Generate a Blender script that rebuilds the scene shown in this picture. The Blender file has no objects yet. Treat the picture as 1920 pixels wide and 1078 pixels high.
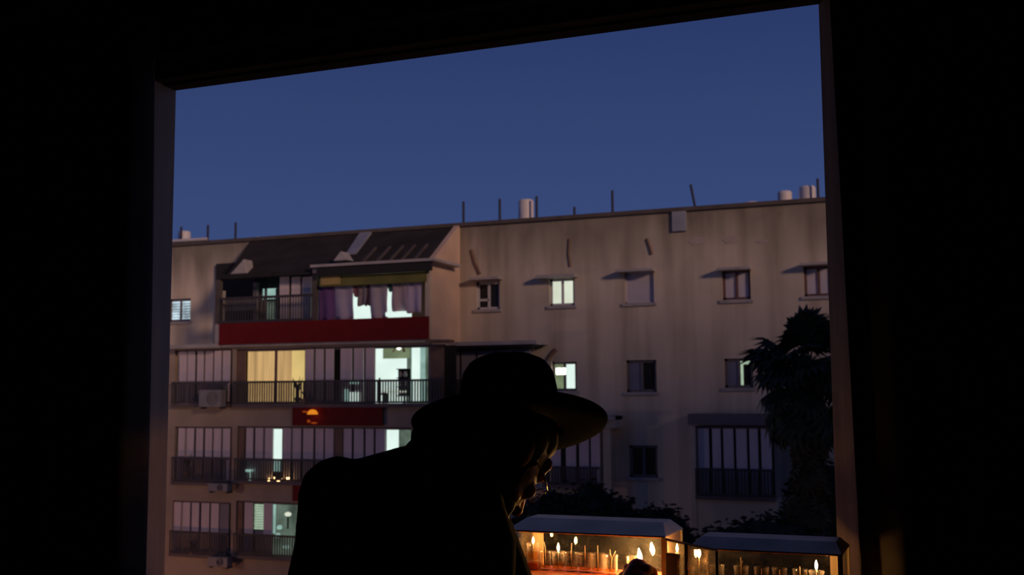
import bpy, bmesh, math, random
from mathutils import Vector, Matrix, noise
random.seed(7)
S = bpy.context.scene
COL = S.collection
PI = math.pi

# ------------------------------------------------------------------ camera
PHI, PITCH, ROLL = math.radians(22.0), math.radians(5.55), math.radians(0.36)
fwd = Vector((-math.sin(PHI)*math.cos(PITCH), math.cos(PHI)*math.cos(PITCH), math.sin(PITCH)))
r0 = Vector((math.cos(PHI), math.sin(PHI), 0)); u0 = r0.cross(fwd)
rt = r0*math.cos(ROLL) - u0*math.sin(ROLL); up = u0*math.cos(ROLL) + r0*math.sin(ROLL)
cd = bpy.data.cameras.new('camera'); cam = bpy.data.objects.new('camera', cd); COL.objects.link(cam)
cd.sensor_width = 36.0; cd.lens = 2052/1920*36.0; cd.clip_end = 400; cd.clip_start = 0.02
cam.matrix_world = Matrix(((rt.x, up.x, -fwd.x, 0), (rt.y, up.y, -fwd.y, 0), (rt.z, up.z, -fwd.z, 1.5), (0, 0, 0, 1)))
cd.dof.use_dof = True; cd.dof.focus_distance = 2.7; cd.dof.aperture_fstop = 7.5
S.camera = cam

# ------------------------------------------------------------------ sky: clear dusk, a gradient of elevation only
W = bpy.data.worlds.new('dusk_sky'); S.world = W; W.use_nodes = True
nt = W.node_tree; nt.nodes.clear()
wo = nt.nodes.new('ShaderNodeOutputWorld'); bg = nt.nodes.new('ShaderNodeBackground')
tc = nt.nodes.new('ShaderNodeTexCoord'); sx = nt.nodes.new('ShaderNodeSeparateXYZ'); rp = nt.nodes.new('ShaderNodeValToRGB')
nt.links.new(tc.outputs['Generated'], sx.inputs[0]); nt.links.new(sx.outputs['Z'], rp.inputs[0])
nt.links.new(rp.outputs[0], bg.inputs[0]); nt.links.new(bg.outputs[0], wo.inputs[0])
cr = rp.color_ramp
cr.elements[0].position = 0.0; cr.elements[0].color = (0.043, 0.072, 0.192, 1)
cr.elements[1].position = 1.0; cr.elements[1].color = (0.013, 0.021, 0.075, 1)
for p, c in ((0.16, (0.038, 0.065, 0.182)), (0.26, (0.030, 0.053, 0.158)), (0.36, (0.020, 0.037, 0.131))):
    e = cr.elements.new(p); e.color = (*c, 1)
bg.inputs[1].default_value = 1.0

# last light of the evening behind the camera, very soft
sd = bpy.data.lights.new('afterglow', 'SUN'); sun = bpy.data.objects.new('afterglow', sd); COL.objects.link(sun)
sd.energy = 1.28; sd.color = (1.0, 0.64, 0.48); sd.angle = math.radians(8)
sun.rotation_euler = Vector((0.80, -0.56, 0.24)).to_track_quat('Z', 'Y').to_euler(); sun.location = (6, -12, 14)
# sodium street lamps out of the picture at the lower left, plus an added warm fill at the right
for nm, loc, pw, lc in (('street_and_fill_light', (-33, 19, -1.5), 620, (1.0, 0.64, 0.46)), ('street_and_fill_light', (-27, 27, -6.6), 190, (1.0, 0.40, 0.16)), ('street_and_fill_light', (4, 16, -5.5), 120, (1.0, 0.62, 0.40))):
    ld = bpy.data.lights.new(nm, 'POINT'); lo = bpy.data.objects.new(nm, ld); COL.objects.link(lo)
    ld.energy = pw; ld.color = lc; ld.shadow_soft_size = 0.35; lo.location = loc

S.view_settings.view_transform = 'Standard'; S.view_settings.look = 'None'
S.view_settings.exposure = 0.0; S.view_settings.gamma = 1.0; S.view_settings.use_curve_mapping = False

# ------------------------------------------------------------------ helpers: materials
def mat(name, col, rough=0.7, var=0.12, scale=4.0, bump=0.0, metal=0.0, spec=0.4, stretch=(1, 1, 1)):
    m = bpy.data.materials.new(name); m.use_nodes = True
    t = m.node_tree; b = t.nodes['Principled BSDF']
    b.inputs['Roughness'].default_value = rough; b.inputs['Metallic'].default_value = metal
    b.inputs['Specular IOR Level'].default_value = spec
    co = t.nodes.new('ShaderNodeTexCoord'); mp = t.nodes.new('ShaderNodeMapping'); mp.inputs['Scale'].default_value = stretch
    nz = t.nodes.new('ShaderNodeTexNoise'); nz.inputs['Scale'].default_value = scale; nz.inputs['Detail'].default_value = 6
    rm = t.nodes.new('ShaderNodeValToRGB')
    lo = [max(0, c*(1-var)) for c in col]; hi = [min(1, c*(1+var)) for c in col]
    rm.color_ramp.elements[0].position = 0.3; rm.color_ramp.elements[0].color = (*lo, 1)
    rm.color_ramp.elements[1].position = 0.7; rm.color_ramp.elements[1].color = (*hi, 1)
    t.links.new(co.outputs['Object'], mp.inputs[0]); t.links.new(mp.outputs[0], nz.inputs['Vector'])
    t.links.new(nz.outputs['Fac'], rm.inputs[0]); t.links.new(rm.outputs[0], b.inputs['Base Color'])
    if bump:
        bp = t.nodes.new('ShaderNodeBump'); bp.inputs['Strength'].default_value = bump
        t.links.new(nz.outputs['Fac'], bp.inputs['Height']); t.links.new(bp.outputs[0], b.inputs['Normal'])
    return m

def glow(name, col, strength, var=0.0, scale=3.0, stretch=(1, 1, 1)):
    m = bpy.data.materials.new(name); m.use_nodes = True; t = m.node_tree; t.nodes.clear()
    o = t.nodes.new('ShaderNodeOutputMaterial'); e = t.nodes.new('ShaderNodeEmission')
    e.inputs[0].default_value = (*col, 1); e.inputs[1].default_value = strength
    if var:
        co = t.nodes.new('ShaderNodeTexCoord'); mp = t.nodes.new('ShaderNodeMapping'); mp.inputs['Scale'].default_value = stretch
        nz = t.nodes.new('ShaderNodeTexNoise'); nz.inputs['Scale'].default_value = scale
        mr = t.nodes.new('ShaderNodeMapRange'); mr.inputs[1].default_value = 0.3; mr.inputs[2].default_value = 0.7
        mr.inputs[3].default_value = strength*(1-var); mr.inputs[4].default_value = strength*(1+var)
        t.links.new(co.outputs['Object'], mp.inputs[0]); t.links.new(mp.outputs[0], nz.inputs['Vector'])
        t.links.new(nz.outputs['Fac'], mr.inputs[0]); t.links.new(mr.outputs[0], e.inputs[1])
    t.links.new(e.outputs[0], o.inputs[0]); return m

def glass(name, tint=(1, 1, 1), milk=0.05, milkcol=(1, 0.95, 0.85), rough=0.03, fac=0.9, edge=0.0):
    """thin clear glass: see-through, fresnel reflection, a little grime that catches light"""
    m = bpy.data.materials.new(name); m.use_nodes = True; t = m.node_tree; t.nodes.clear()
    o = t.nodes.new('ShaderNodeOutputMaterial')
    tr = t.nodes.new('ShaderNodeBsdfTransparent'); tr.inputs[0].default_value = (*tint, 1)
    gl = t.nodes.new('ShaderNodeBsdfGlossy'); gl.inputs['Roughness'].default_value = rough
    df = t.nodes.new('ShaderNodeBsdfDiffuse'); df.inputs[0].default_value = (*milkcol, 1)
    tl = t.nodes.new('ShaderNodeBsdfTranslucent'); tl.inputs[0].default_value = (*milkcol, 1)
    ml = t.nodes.new('ShaderNodeMixShader'); ml.inputs[0].default_value = 0.5
    t.links.new(df.outputs[0], ml.inputs[1]); t.links.new(tl.outputs[0], ml.inputs[2])
    fr = t.nodes.new('ShaderNodeLayerWeight'); fr.inputs[0].default_value = 0.5       # 1 - cos, the same for both sides of a wall
    p5 = t.nodes.new('ShaderNodeMath'); p5.operation = 'POWER'; p5.inputs[1].default_value = 5.0; t.links.new(fr.outputs['Facing'], p5.inputs[0])
    fm = t.nodes.new('ShaderNodeMath'); fm.operation = 'MULTIPLY_ADD'; fm.inputs[1].default_value = 0.9*fac; fm.inputs[2].default_value = 0.045*fac
    t.links.new(p5.outputs[0], fm.inputs[0])
    nz = t.nodes.new('ShaderNodeTexNoise'); nz.inputs['Scale'].default_value = 28; nz.inputs['Detail'].default_value = 5
    co = t.nodes.new('ShaderNodeTexCoord'); t.links.new(co.outputs['Object'], nz.inputs['Vector'])
    mr = t.nodes.new('ShaderNodeMapRange'); mr.inputs[1].default_value = 0.35; mr.inputs[2].default_value = 0.75
    mr.inputs[3].default_value = milk*0.4; mr.inputs[4].default_value = milk*1.8
    t.links.new(nz.outputs['Fac'], mr.inputs[0])
    mf = mr.outputs[0]
    if edge:   # a rounded wall is seen thicker, and catches more light, towards its outline
        lw = t.nodes.new('ShaderNodeLayerWeight'); lw.inputs[0].default_value = 0.10
        ma = t.nodes.new('ShaderNodeMath'); ma.operation = 'MULTIPLY_ADD'; ma.inputs[1].default_value = edge; ma.use_clamp = True
        t.links.new(lw.outputs['Facing'], ma.inputs[0]); t.links.new(mf, ma.inputs[2]); mf = ma.outputs[0]
    m1 = t.nodes.new('ShaderNodeMixShader'); t.links.new(mf, m1.inputs[0])
    t.links.new(tr.outputs[0], m1.inputs[1]); t.links.new(ml.outputs[0], m1.inputs[2])
    m2 = t.nodes.new('ShaderNodeMixShader'); t.links.new(fm.outputs[0], m2.inputs[0])
    t.links.new(m1.outputs[0], m2.inputs[1]); t.links.new(gl.outputs[0], m2.inputs[2])
    t.links.new(m2.outputs[0], o.inputs[0]); return m

def stucco(name, col):
    """plaster with vertical weather streaks, blotches and soot near the parapet"""
    m = mat(name, col, 0.92, 0.10, 0.55, 0.0, spec=0.15)
    t = m.node_tree; b = t.nodes['Principled BSDF']; base = b.inputs['Base Color'].links[0].from_socket
    co = t.nodes.new('ShaderNodeTexCoord'); mp = t.nodes.new('ShaderNodeMapping'); mp.inputs['Scale'].default_value = (1.6, 1.6, 0.10)
    n2 = t.nodes.new('ShaderNodeTexNoise'); n2.inputs['Scale'].default_value = 1.0; n2.inputs['Detail'].default_value = 4
    t.links.new(co.outputs['Object'], mp.inputs[0]); t.links.new(mp.outputs[0], n2.inputs['Vector'])
    r2 = t.nodes.new('ShaderNodeValToRGB'); r2.color_ramp.elements[0].position = 0.33; r2.color_ramp.elements[0].color = (0.74, 0.72, 0.70, 1)
    r2.color_ramp.elements[1].position = 0.55; r2.color_ramp.elements[1].color = (1, 1, 1, 1)
    t.links.new(n2.outputs['Fac'], r2.inputs[0])
    mx = t.nodes.new('ShaderNodeMix'); mx.data_type = 'RGBA'; mx.blend_type = 'MULTIPLY'; mx.inputs[0].default_value = 1
    t.links.new(base, mx.inputs[6]); t.links.new(r2.outputs[0], mx.inputs[7])
    # soot washed down from the parapet
    sp = t.nodes.new('ShaderNodeSeparateXYZ'); t.links.new(co.outputs['Object'], sp.inputs[0])
    n3 = t.nodes.new('ShaderNodeTexNoise'); n3.inputs['Scale'].default_value = 1.0; mp3 = t.nodes.new('ShaderNodeMapping')
    mp3.inputs['Scale'].default_value = (1.1, 1.1, 0.25); t.links.new(co.outputs['Object'], mp3.inputs[0]); t.links.new(mp3.outputs[0], n3.inputs['Vector'])
    ad = t.nodes.new('ShaderNodeMath'); ad.operation = 'MULTIPLY_ADD'; ad.inputs[1].default_value = 2.6
    t.links.new(n3.outputs['Fac'], ad.inputs[0]); t.links.new(sp.outputs['Z'], ad.inputs[2])
    m3 = t.nodes.new('ShaderNodeMapRange'); m3.inputs[1].default_value = 15.3; m3.inputs[2].default_value = 17.0
    m3.inputs[3].default_value = 1.0; m3.inputs[4].default_value = 0.42
    t.links.new(ad.outputs[0], m3.inputs[0])
    mx2 = t.nodes.new('ShaderNodeMix'); mx2.data_type = 'RGBA'; mx2.blend_type = 'MULTIPLY'; mx2.inputs[0].default_value = 1
    t.links.new(mx.outputs[2], mx2.inputs[6]); t.links.new(m3.outputs[0], mx2.inputs[7])
    t.links.new(mx2.outputs[2], b.inputs['Base Color'])
    return m

M = {}
M['stucco'] = stucco('pinkish_stucco', (0.65, 0.55, 0.43))
M['stucco3'] = mat('shaded_block_stucco', (0.42, 0.32, 0.235), 0.9, 0.14, 0.9)  # darker copy of the block stucco, shade put into the colour
M['stucco2'] = mat('block_stucco', (0.56, 0.46, 0.34), 0.9, 0.14, 0.9)
M['stucco4'] = mat('flank_stucco_warm_light', (0.66, 0.47, 0.34), 0.9, 0.12, 0.9)  # evening light on the flank put into a warmer stucco colour
M['roof'] = mat('dark_roofing', (0.046, 0.038, 0.034), 0.9, 0.25, 1.2, 0.3, spec=.1)
M['cap'] = mat('tar_coping', (0.10, 0.08, 0.07), 0.9, 0.2, 2)
M['shutter'] = mat('pale_shutter', (0.74, 0.61, 0.60), 0.6, 0.08, 1.5, stretch=(3, 3, 0.4))
M['shutter2'] = mat('grey_shutter', (0.26, 0.23, 0.25), 0.6, 0.1, 1.5)
M['jamb'] = mat('shutter_track', (0.13, 0.09, 0.09), 0.6, 0.1, 3)
M['dark'] = mat('shade_and_dark_finish', (0.022, 0.02, 0.02), 0.9, 0.2, 2)  # near-black: shade of recesses put into the colour, also used for dark furniture
M['brown'] = mat('brown_panel', (0.20, 0.11, 0.07), 0.6, 0.2, 2)
M['rail'] = mat('dark_iron', (0.055, 0.045, 0.045), 0.6, 0.15, 5)
M['red'] = mat('red_canvas', (0.17, 0.0012, 0.001), 0.8, 0.12, 1.5)
M['conc'] = mat('pale_concrete', (0.42, 0.38, 0.36), 0.85, 0.15, 2)
M['metalsheet'] = mat('grey_metal_sheet', (0.30, 0.31, 0.34), 0.5, 0.15, 2)
M['olive'] = mat('olive_beam', (0.16, 0.15, 0.035), 0.7, 0.2, 1.5)
M['olive2'] = mat('ochre_panel', (0.42, 0.30, 0.10), 0.7, 0.2, 1.5)
M['whiteframe'] = mat('white_aluminium', (0.62, 0.60, 0.60), 0.4, 0.06, 3)
M['brownframe'] = mat('brown_aluminium', (0.16, 0.085, 0.075), 0.5, 0.1, 3)
M['greyframe'] = mat('grey_aluminium', (0.17, 0.15, 0.15), 0.5, 0.1, 3)
M['blind'] = mat('closed_blind', (0.60, 0.55, 0.60), 0.6, 0.05, 2)
M['darkglass'] = mat('dark_window_glass', (0.02, 0.02, 0.022), 0.15, 0.2, 2, spec=0.25)
M['blueglass'] = mat('bluish_curtained_glass', (0.20, 0.20, 0.27), 0.35, 0.2, 1.5)
M['lit_white'] = glow('lit_white_surface', (0.80, 0.98, 0.90), 0.95, 0.06, 1.2)
M['lit_cream'] = glow('lit_cream_surface', (0.86, 0.92, 0.74), 0.78, 0.10, 1.0)
M['lit_yellow'] = glow('lit_yellow_curtain', (1.0, 0.62, 0.26), 0.52, 0.30, 2.2, (3.0, 3.0, 0.1))
M['lit_yellow2'] = glow('lit_yellow_room', (1.0, 0.72, 0.27), 0.66, 0.12, 1.0)
M['lit_teal'] = glow('lit_teal_surface', (0.42, 0.68, 0.60), 0.62, 0.2, 2.0)
M['lit_dim'] = glow('dim_green_room', (0.13, 0.18, 0.14), 0.65, 0.55, 1.8)
M['lit_louvre'] = glow('lit_louvre', (0.60, 0.80, 0.58), 0.55, 0.1, 3)
M['lit_blue'] = glow('lit_bluish_window', (0.66, 0.84, 0.95), 0.72, 0.45, 2.6)
M['lit_greenwall'] = glow('lit_green_wall', (0.28, 0.36, 0.20), 0.55, 0.2, 2)
M['lamp'] = glow('bare_lamp', (1.0, 1.0, 0.9), 6.0)
M['tinyflame'] = glow('tiny_flame', (1.0, 0.62, 0.25), 6.0)
M['tank'] = mat('white_tank', (0.72, 0.66, 0.64), 0.5, 0.12, 1.5)
M['rust'] = mat('dark_rod', (0.035, 0.035, 0.06), 0.7, 0.1, 5)
M['bark'] = mat('palm_bark', (0.05, 0.04, 0.03), 0.9, 0.3, 4, 0.4)
M['leaf'] = mat('palm_leaf', (0.028, 0.042, 0.022), 0.7, 0.35, 2)
M['dryleaf'] = mat('dry_palm_leaf', (0.055, 0.045, 0.022), 0.8, 0.35, 2)
M['bush'] = mat('dark_foliage', (0.014, 0.022, 0.012), 0.8, 0.4, 3)
M['asphalt'] = mat('asphalt', (0.05, 0.05, 0.05), 0.9, 0.2, 2)
M['roomwall'] = mat('room_plaster', (0.10, 0.09, 0.085), 0.9, 0.08, 3)
M['roomfloor'] = mat('room_floor', (0.10, 0.075, 0.06), 0.6, 0.15, 2)
M['frame'] = mat('window_frame_paint', (0.66, 0.47, 0.34), 0.9, 0.12, 6, spec=.04, stretch=(4, 4, 0.6))
M['jambwood'] = mat('jamb_wood', (0.40, 0.29, 0.215), 0.85, 0.25, 5, spec=.05, stretch=(4, 4, 0.5))
M['headrail'] = mat('window_head_shade', (0.10, 0.075, 0.05), 0.9, 0.12, 6, spec=.03)  # darker copy of the frame colour, shade of the head put in
M['curtain'] = mat('dark_drape', (0.12, 0.09, 0.075), 0.85, 0.15, 8)
M['hat'] = mat('black_felt', (0.0035, 0.0033, 0.0036), 0.95, 0.15, 30, 0.1, spec=0.02)
M['coat'] = mat('black_wool', (0.005, 0.005, 0.0055), 0.95, 0.2, 60, 0.15, spec=0.03)
M['skin'] = mat('skin', (0.66, 0.28, 0.15), 0.55, 0.08, 18, 0.05)
sb_ = M['skin'].node_tree.nodes['Principled BSDF']; sb_.inputs['Subsurface Weight'].default_value = 0.6; sb_.inputs['Subsurface Radius'].default_value = (1.0, 0.22, 0.08); sb_.inputs['Subsurface Scale'].default_value = 0.016
M['hair'] = mat('dark_brown_hair', (0.035, 0.02, 0.012), 0.7, 0.4, 40, 0.4, stretch=(1, 1, 0.2))
M['eye'] = mat('eye', (0.6, 0.58, 0.55), 0.2, 0.05, 10)
M['wire'] = mat('spectacle_wire', (0.05, 0.045, 0.04), 0.3, 0.05, 10, metal=0.8)
M['lens'] = glass('spectacle_lens', (1, 1, 1), 0.02, fac=1.0, rough=0.01)
M['pane'] = glass('box_glass', (0.93, 0.90, 0.84), 0.014, fac=0.9)
M['doorpane'] = glass('grimy_door_glass', (0.90, 0.84, 0.74), 0.22, (1, 0.9, 0.7), 0.10, fac=1.0)
M['cup'] = glass('cup_glass', (0.97, 0.93, 0.88), 0.012, (1.0, 0.85, 0.75), 0.04, fac=1.0, edge=0.55)
M['oil'] = glass('olive_oil', (0.92, 0.70, 0.40), 0.06, (1.0, 0.6, 0.25), 0.05, fac=0.6)
M['lid'] = mat('grey_metal_lid', (0.88, 0.58, 0.33), 0.42, 0.16, 9, metal=1.0)
M['lid2'] = mat('dark_metal_lid', (0.50, 0.34, 0.21), 0.42, 0.2, 9, metal=1.0)
M['trimmetal'] = mat('brass_edge', (0.55, 0.40, 0.22), 0.4, 0.12, 10)
M['wood'] = mat('light_wood_edge', (0.55, 0.38, 0.20), 0.55, 0.2, 12, stretch=(3, 3, 0.3))
M['accase'] = mat('air_conditioner_casing', (0.27, 0.24, 0.23), 0.5, 0.1, 3)
M['flame2'] = glow('taper_flame', (1.0, 0.52, 0.16), 1700.0)
M['sidewood'] = mat('brown_side_board', (0.30, 0.17, 0.09), 0.45, 0.2, 10, stretch=(3, 3, 0.4))
M['tray'] = mat('reddish_tray', (0.42, 0.12, 0.06), 0.4, 0.2, 10)
M['ledge'] = mat('window_ledge', (0.14, 0.11, 0.09), 0.6, 0.15, 4)
M['card'] = mat('dark_card', (0.06, 0.05, 0.05), 0.7, 0.2, 20)
M['wax'] = mat('candle_wax', (0.75, 0.62, 0.40), 0.5, 0.08, 20)
M['wick'] = mat('cotton_wick', (0.70, 0.50, 0.36), 0.8, 0.15, 60)
M['flame'] = glow('candle_flame', (1.0, 0.55, 0.18), 220.0)
def cloth(n, c): M[n] = mat(n, c, 0.9, 0.12, 1.5)
for n, c in (('cloth_purple', (0.15, 0.07, 0.20)), ('cloth_lilac', (0.42, 0.36, 0.46)), ('cloth_maroon', (0.22, 0.08, 0.10)), ('cloth_taupe', (0.26, 0.21, 0.22)),
             ('cloth_plum', (0.10, 0.06, 0.09)), ('cloth_grey', (0.44, 0.38, 0.42)), ('cloth_green', (0.05, 0.14, 0.13)), ('cloth_pink', (0.46, 0.35, 0.37)), ('cloth_mauve', (0.48, 0.40, 0.52)), ('cloth_blue', (0.22, 0.22, 0.36))):
    cloth(n, c)

# ------------------------------------------------------------------ helpers: geometry
def box(bm, x0, x1, y0, y1, z0, z1):
    v = [bm.verts.new(p) for p in ((x0,y0,z0),(x1,y0,z0),(x1,y1,z0),(x0,y1,z0),(x0,y0,z1),(x1,y0,z1),(x1,y1,z1),(x0,y1,z1))]
    for f in ((3,2,1,0),(4,5,6,7),(0,1,5,4),(1,2,6,5),(2,3,7,6),(3,0,4,7)): bm.faces.new([v[i] for i in f])
def frame_of(d):
    d = d.normalized(); a = Vector((0,0,1)) if abs(d.z) < 0.9 else Vector((1,0,0)); x = d.cross(a).normalized(); return x, x.cross(d).normalized()
def tube(bm, pts, rad, n=8, cap=True):
    pts = [Vector(p) for p in pts]; rs = rad if isinstance(rad, (list, tuple)) else [rad]*len(pts); rings = []
    for i, p in enumerate(pts):
        d = (pts[min(i+1, len(pts)-1)] - pts[max(i-1, 0)]); x, y = frame_of(d)
        rings.append([bm.verts.new(p + x*rs[i]*math.cos(2*PI*k/n) + y*rs[i]*math.sin(2*PI*k/n)) for k in range(n)])
    for a, b in zip(rings, rings[1:]):
        for k in range(n): bm.faces.new((a[k], a[(k+1)%n], b[(k+1)%n], b[k]))
    if cap: bm.faces.new(rings[0][::-1]); bm.faces.new(rings[-1])
def lathe(bm, prof, c=(0,0,0), n=24):
    c = Vector(c); rings = []
    for r, z in prof:
        if r < 1e-5: rings.append([bm.verts.new(c + Vector((0,0,z)))])
        else: rings.append([bm.verts.new(c + Vector((r*math.cos(2*PI*k/n), r*math.sin(2*PI*k/n), z))) for k in range(n)])
    for a, b in zip(rings, rings[1:]):
        for k in range(n):
            k2 = (k+1) % n
            if len(a) == 1 and len(b) == 1: continue
            if len(a) == 1: bm.faces.new((a[0], b[k2], b[k]))
            elif len(b) == 1: bm.faces.new((a[k], a[k2], b[0]))
            else: bm.faces.new((a[k], a[k2], b[k2], b[k]))
def ball(bm, c, r, sub=2, M3=None):
    rr = r if isinstance(r, (tuple, list)) else (r, r, r)
    m = Matrix.Translation(Vector(c)) @ ((M3.to_4x4()) if M3 else Matrix.Identity(4)) @ Matrix.Diagonal((*rr, 1))
    bmesh.ops.create_icosphere(bm, subdivisions=sub, radius=1.0, matrix=m)
def capsule(bm, p0, p1, a, b):
    p0, p1 = Vector(p0), Vector(p1); L = (p1-p0).length; n = max(2, int(L/(0.35*min(a, b)))+1)
    for i in range(n+1):
        t = i/n; ball(bm, p0.lerp(p1, t), a+(b-a)*t, 2)
def walls(bm, x0, x1, z0, z1, y0, y1, holes):
    xs = sorted({x0, x1, *[h[0] for h in holes], *[h[1] for h in holes]}); zs = sorted({z0, z1, *[h[2] for h in holes], *[h[3] for h in holes]})
    xs = [x for x in xs if x0 <= x <= x1]; zs = [z for z in zs if z0 <= z <= z1]
    for a, b in zip(zs, zs[1:]):
        run = None
        for c, d in zip(xs, xs[1:]):
            mx, mz = (c+d)/2, (a+b)/2
            if any(h[0] < mx < h[1] and h[2] < mz < h[3] for h in holes):
                if run: box(bm, run[0], run[1], y0, y1, a, b); run = None
            else: run = (run[0], d) if run else (c, d)
        if run: box(bm, run[0], run[1], y0, y1, a, b)
def bmn(): return bmesh.new()
def origin(o):
    v = Vector((0,0,0))
    while o: v = v + o.location; o = o.parent
    return v
def obj(name, bm, m, parent=None, label=None, cat=None, group=None, kind=None, smooth=False, local=False, base=None):
    """one mesh object; vertices are given in world space (or the parent's own frame when local)"""
    bmesh.ops.recalc_face_normals(bm, faces=bm.faces) if not local or True else None
    if parent is not None: off = Vector((0,0,0)) if local else origin(parent)
    elif base is not None: off = Vector(base)
    else:
        lo = [min(v.co[i] for v in bm.verts) for i in range(3)]; hi = [max(v.co[i] for v in bm.verts) for i in range(3)]
        off = Vector(((lo[0]+hi[0])/2, (lo[1]+hi[1])/2, lo[2]))
    for v in bm.verts: v.co -= off
    me = bpy.data.meshes.new(name); bm.to_mesh(me); bm.free(); me.materials.append(M[m])
    if smooth: me.polygons.foreach_set('use_smooth', [True]*len(me.polygons))
    o = bpy.data.objects.new(name, me); COL.objects.link(o)
    if parent is not None: o.parent = parent
    else: o.location = off
    tag(o, label, cat, group, kind); return o
def tag(o, label=None, cat=None, group=None, kind=None):
    if label: o['label'] = label
    if cat: o['category'] = cat
    if group: o['group'] = group
    if kind: o['kind'] = kind
def thing(name, loc, label, cat, group=None, rotz=0.0):
    o = bpy.data.objects.new(name, None); COL.objects.link(o); o.location = loc; o.rotation_euler = (0,0,rotz); o.empty_display_size = 0.1
    tag(o, label, cat, group); return o
def bx(name, b, m, parent=None, **k):
    bm = bmn(); box(bm, *b); return obj(name, bm, m, parent, **k)
def copy_tree(o, parent=None):
    c = o.copy(); COL.objects.link(c)
    if parent is not None: c.parent = parent
    for ch in list(o.children): copy_tree(ch, c)
    return c
def remesh(bm, voxel, smooth=2):
    me = bpy.data.meshes.new('tmp'); bm.to_mesh(me); bm.free(); o = bpy.data.objects.new('tmp', me); COL.objects.link(o)
    r = o.modifiers.new('r', 'REMESH'); r.mode = 'VOXEL'; r.voxel_size = voxel
    if smooth: s = o.modifiers.new('s', 'SMOOTH'); s.factor = 0.5; s.iterations = smooth
    dg = bpy.context.evaluated_depsgraph_get(); ev = o.evaluated_get(dg); out = bmn(); tm = ev.to_mesh(); out.from_mesh(tm); ev.to_mesh_clear()
    bpy.data.objects.remove(o); bpy.data.meshes.remove(me); return out

# ------------------------------------------------------------------ the dark room
WX0, WX1, WZ0, WZ1 = -2.38, -0.295, 0.90, 2.517          # clear opening of the window
RX0, RX1, RY0, RY1, RH = -3.6, 1.5, -2.2, 2.78, 2.78
def struct(name, b, m): return bx(name, b, m, kind='structure')
struct('floor', (RX0-.1, RX1+.1, RY0-.1, 2.90, -0.12, 0), 'roomfloor')
struct('ceiling', (RX0-.1, RX1+.1, RY0-.1, 2.90, RH, RH+.15), 'roomwall')
struct('wall_left', (RX0-.1, RX0, RY0-.1, 2.90, 0, RH), 'roomwall')
struct('wall_right', (RX1, RX1+.1, RY0-.1, 2.90, 0, RH), 'roomwall')
struct('wall_back', (RX0, RX1, RY0-.1, RY0, 0, RH), 'roomwall')
bm = bmn(); walls(bm, RX0, RX1, 0, RH, RY1, 2.89, [(WX0-.05, WX1+.11, WZ0-.06, WZ1+.05)])
obj('wall_front', bm, 'roomwall', kind='structure')
# the block of flats the room belongs to (solid around the room); its unseen tall right wing is shaped to shade the far facade
bm = bmn(); walls(bm, -24, 75, -10, 9.5, 2.91, 3.10, [(WX0-.45, WX1+.11, WZ0-.30, WZ1+.22)])
box(bm, -24, 75, -9, 2.91, RH+.16, 9.5); box(bm, 26, 75, -9, 3.1, 9.5, 17.8); box(bm, -24, 75, -9, 2.91, -10, -0.13)
box(bm, -24, RX0-.11, -9, 2.91, -.13, RH+.16); box(bm, RX1+.11, 75, -9, 2.91, -.13, RH+.16); box(bm, RX0-.11, RX1+.11, -9, RY0-.11, -.13, RH+.16)
obj('wall_outer', bm, 'stucco2', kind='structure')
# window frame: four members
win = bpy.data.objects.new('window_1', None); COL.objects.link(win); win.location = ((WX0+WX1)/2, 2.9, WZ0); win['kind'] = 'structure'
bx('frame_stile', (WX0-.05, WX0, 2.79, 2.90, WZ0-.05, WZ1+.05), 'frame', win)
bm = bmn()
q = [[bm.verts.new((x, y, z)) for x, y in ((WX1, 2.90), (WX1+.062, 2.785), (WX1+.11, 2.785), (WX1+.11, 2.90))] for z in (WZ0-.05, WZ1+.05)]
bm.faces.new(q[0]); bm.faces.new(q[1][::-1])
for k in range(4): bm.faces.new((q[0][k], q[0][(k+1) % 4], q[1][(k+1) % 4], q[1][k]))
obj('splayed_jamb', bm, 'jambwood', win)
bx('frame_head', (WX0, WX1, 2.84, 2.90, WZ1, WZ1+.05), 'headrail', win)
bx('frame_bottom_rail', (WX0, WX1, 2.84, 2.95, WZ0-.06, WZ0), 'frame', win)
bx('sash_track', (WX0-.01, WX1+.05, 2.785, 2.84, WZ1+.006, WZ1+.05), 'headrail', win)
bx('sash_stile', (WX0-.13, WX0-.09, 2.76, 2.79, WZ0-.05, WZ1+.05), 'frame', win)
tt = thing('side_table', (-.66, 2.60, 0), 'narrow dark table under the candle boxes by the window', 'table')
bm = bmn(); box(bm, -1.12, -.24, 2.50, 2.775, 1.005, 1.03); bmesh.ops.bevel(bm, geom=bm.edges[:], offset=.003, segments=2, affect='EDGES'); obj('tabletop', bm, 'ledge', tt)
for x in (-1.09, -.27):
    for y in (2.53, 2.745): bx('leg', (x-.02, x+.02, y-.02, y+.02, 0, 1.005), 'ledge', tt)
bx('apron', (-1.09, -.27, 2.515, 2.53, .93, 1.005), 'ledge', tt)
bx('trim_2', (WX0-.2, WX1+.3, 2.71, 2.78, WZ1+.06, RH-.002), 'roomwall', kind='structure')

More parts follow.
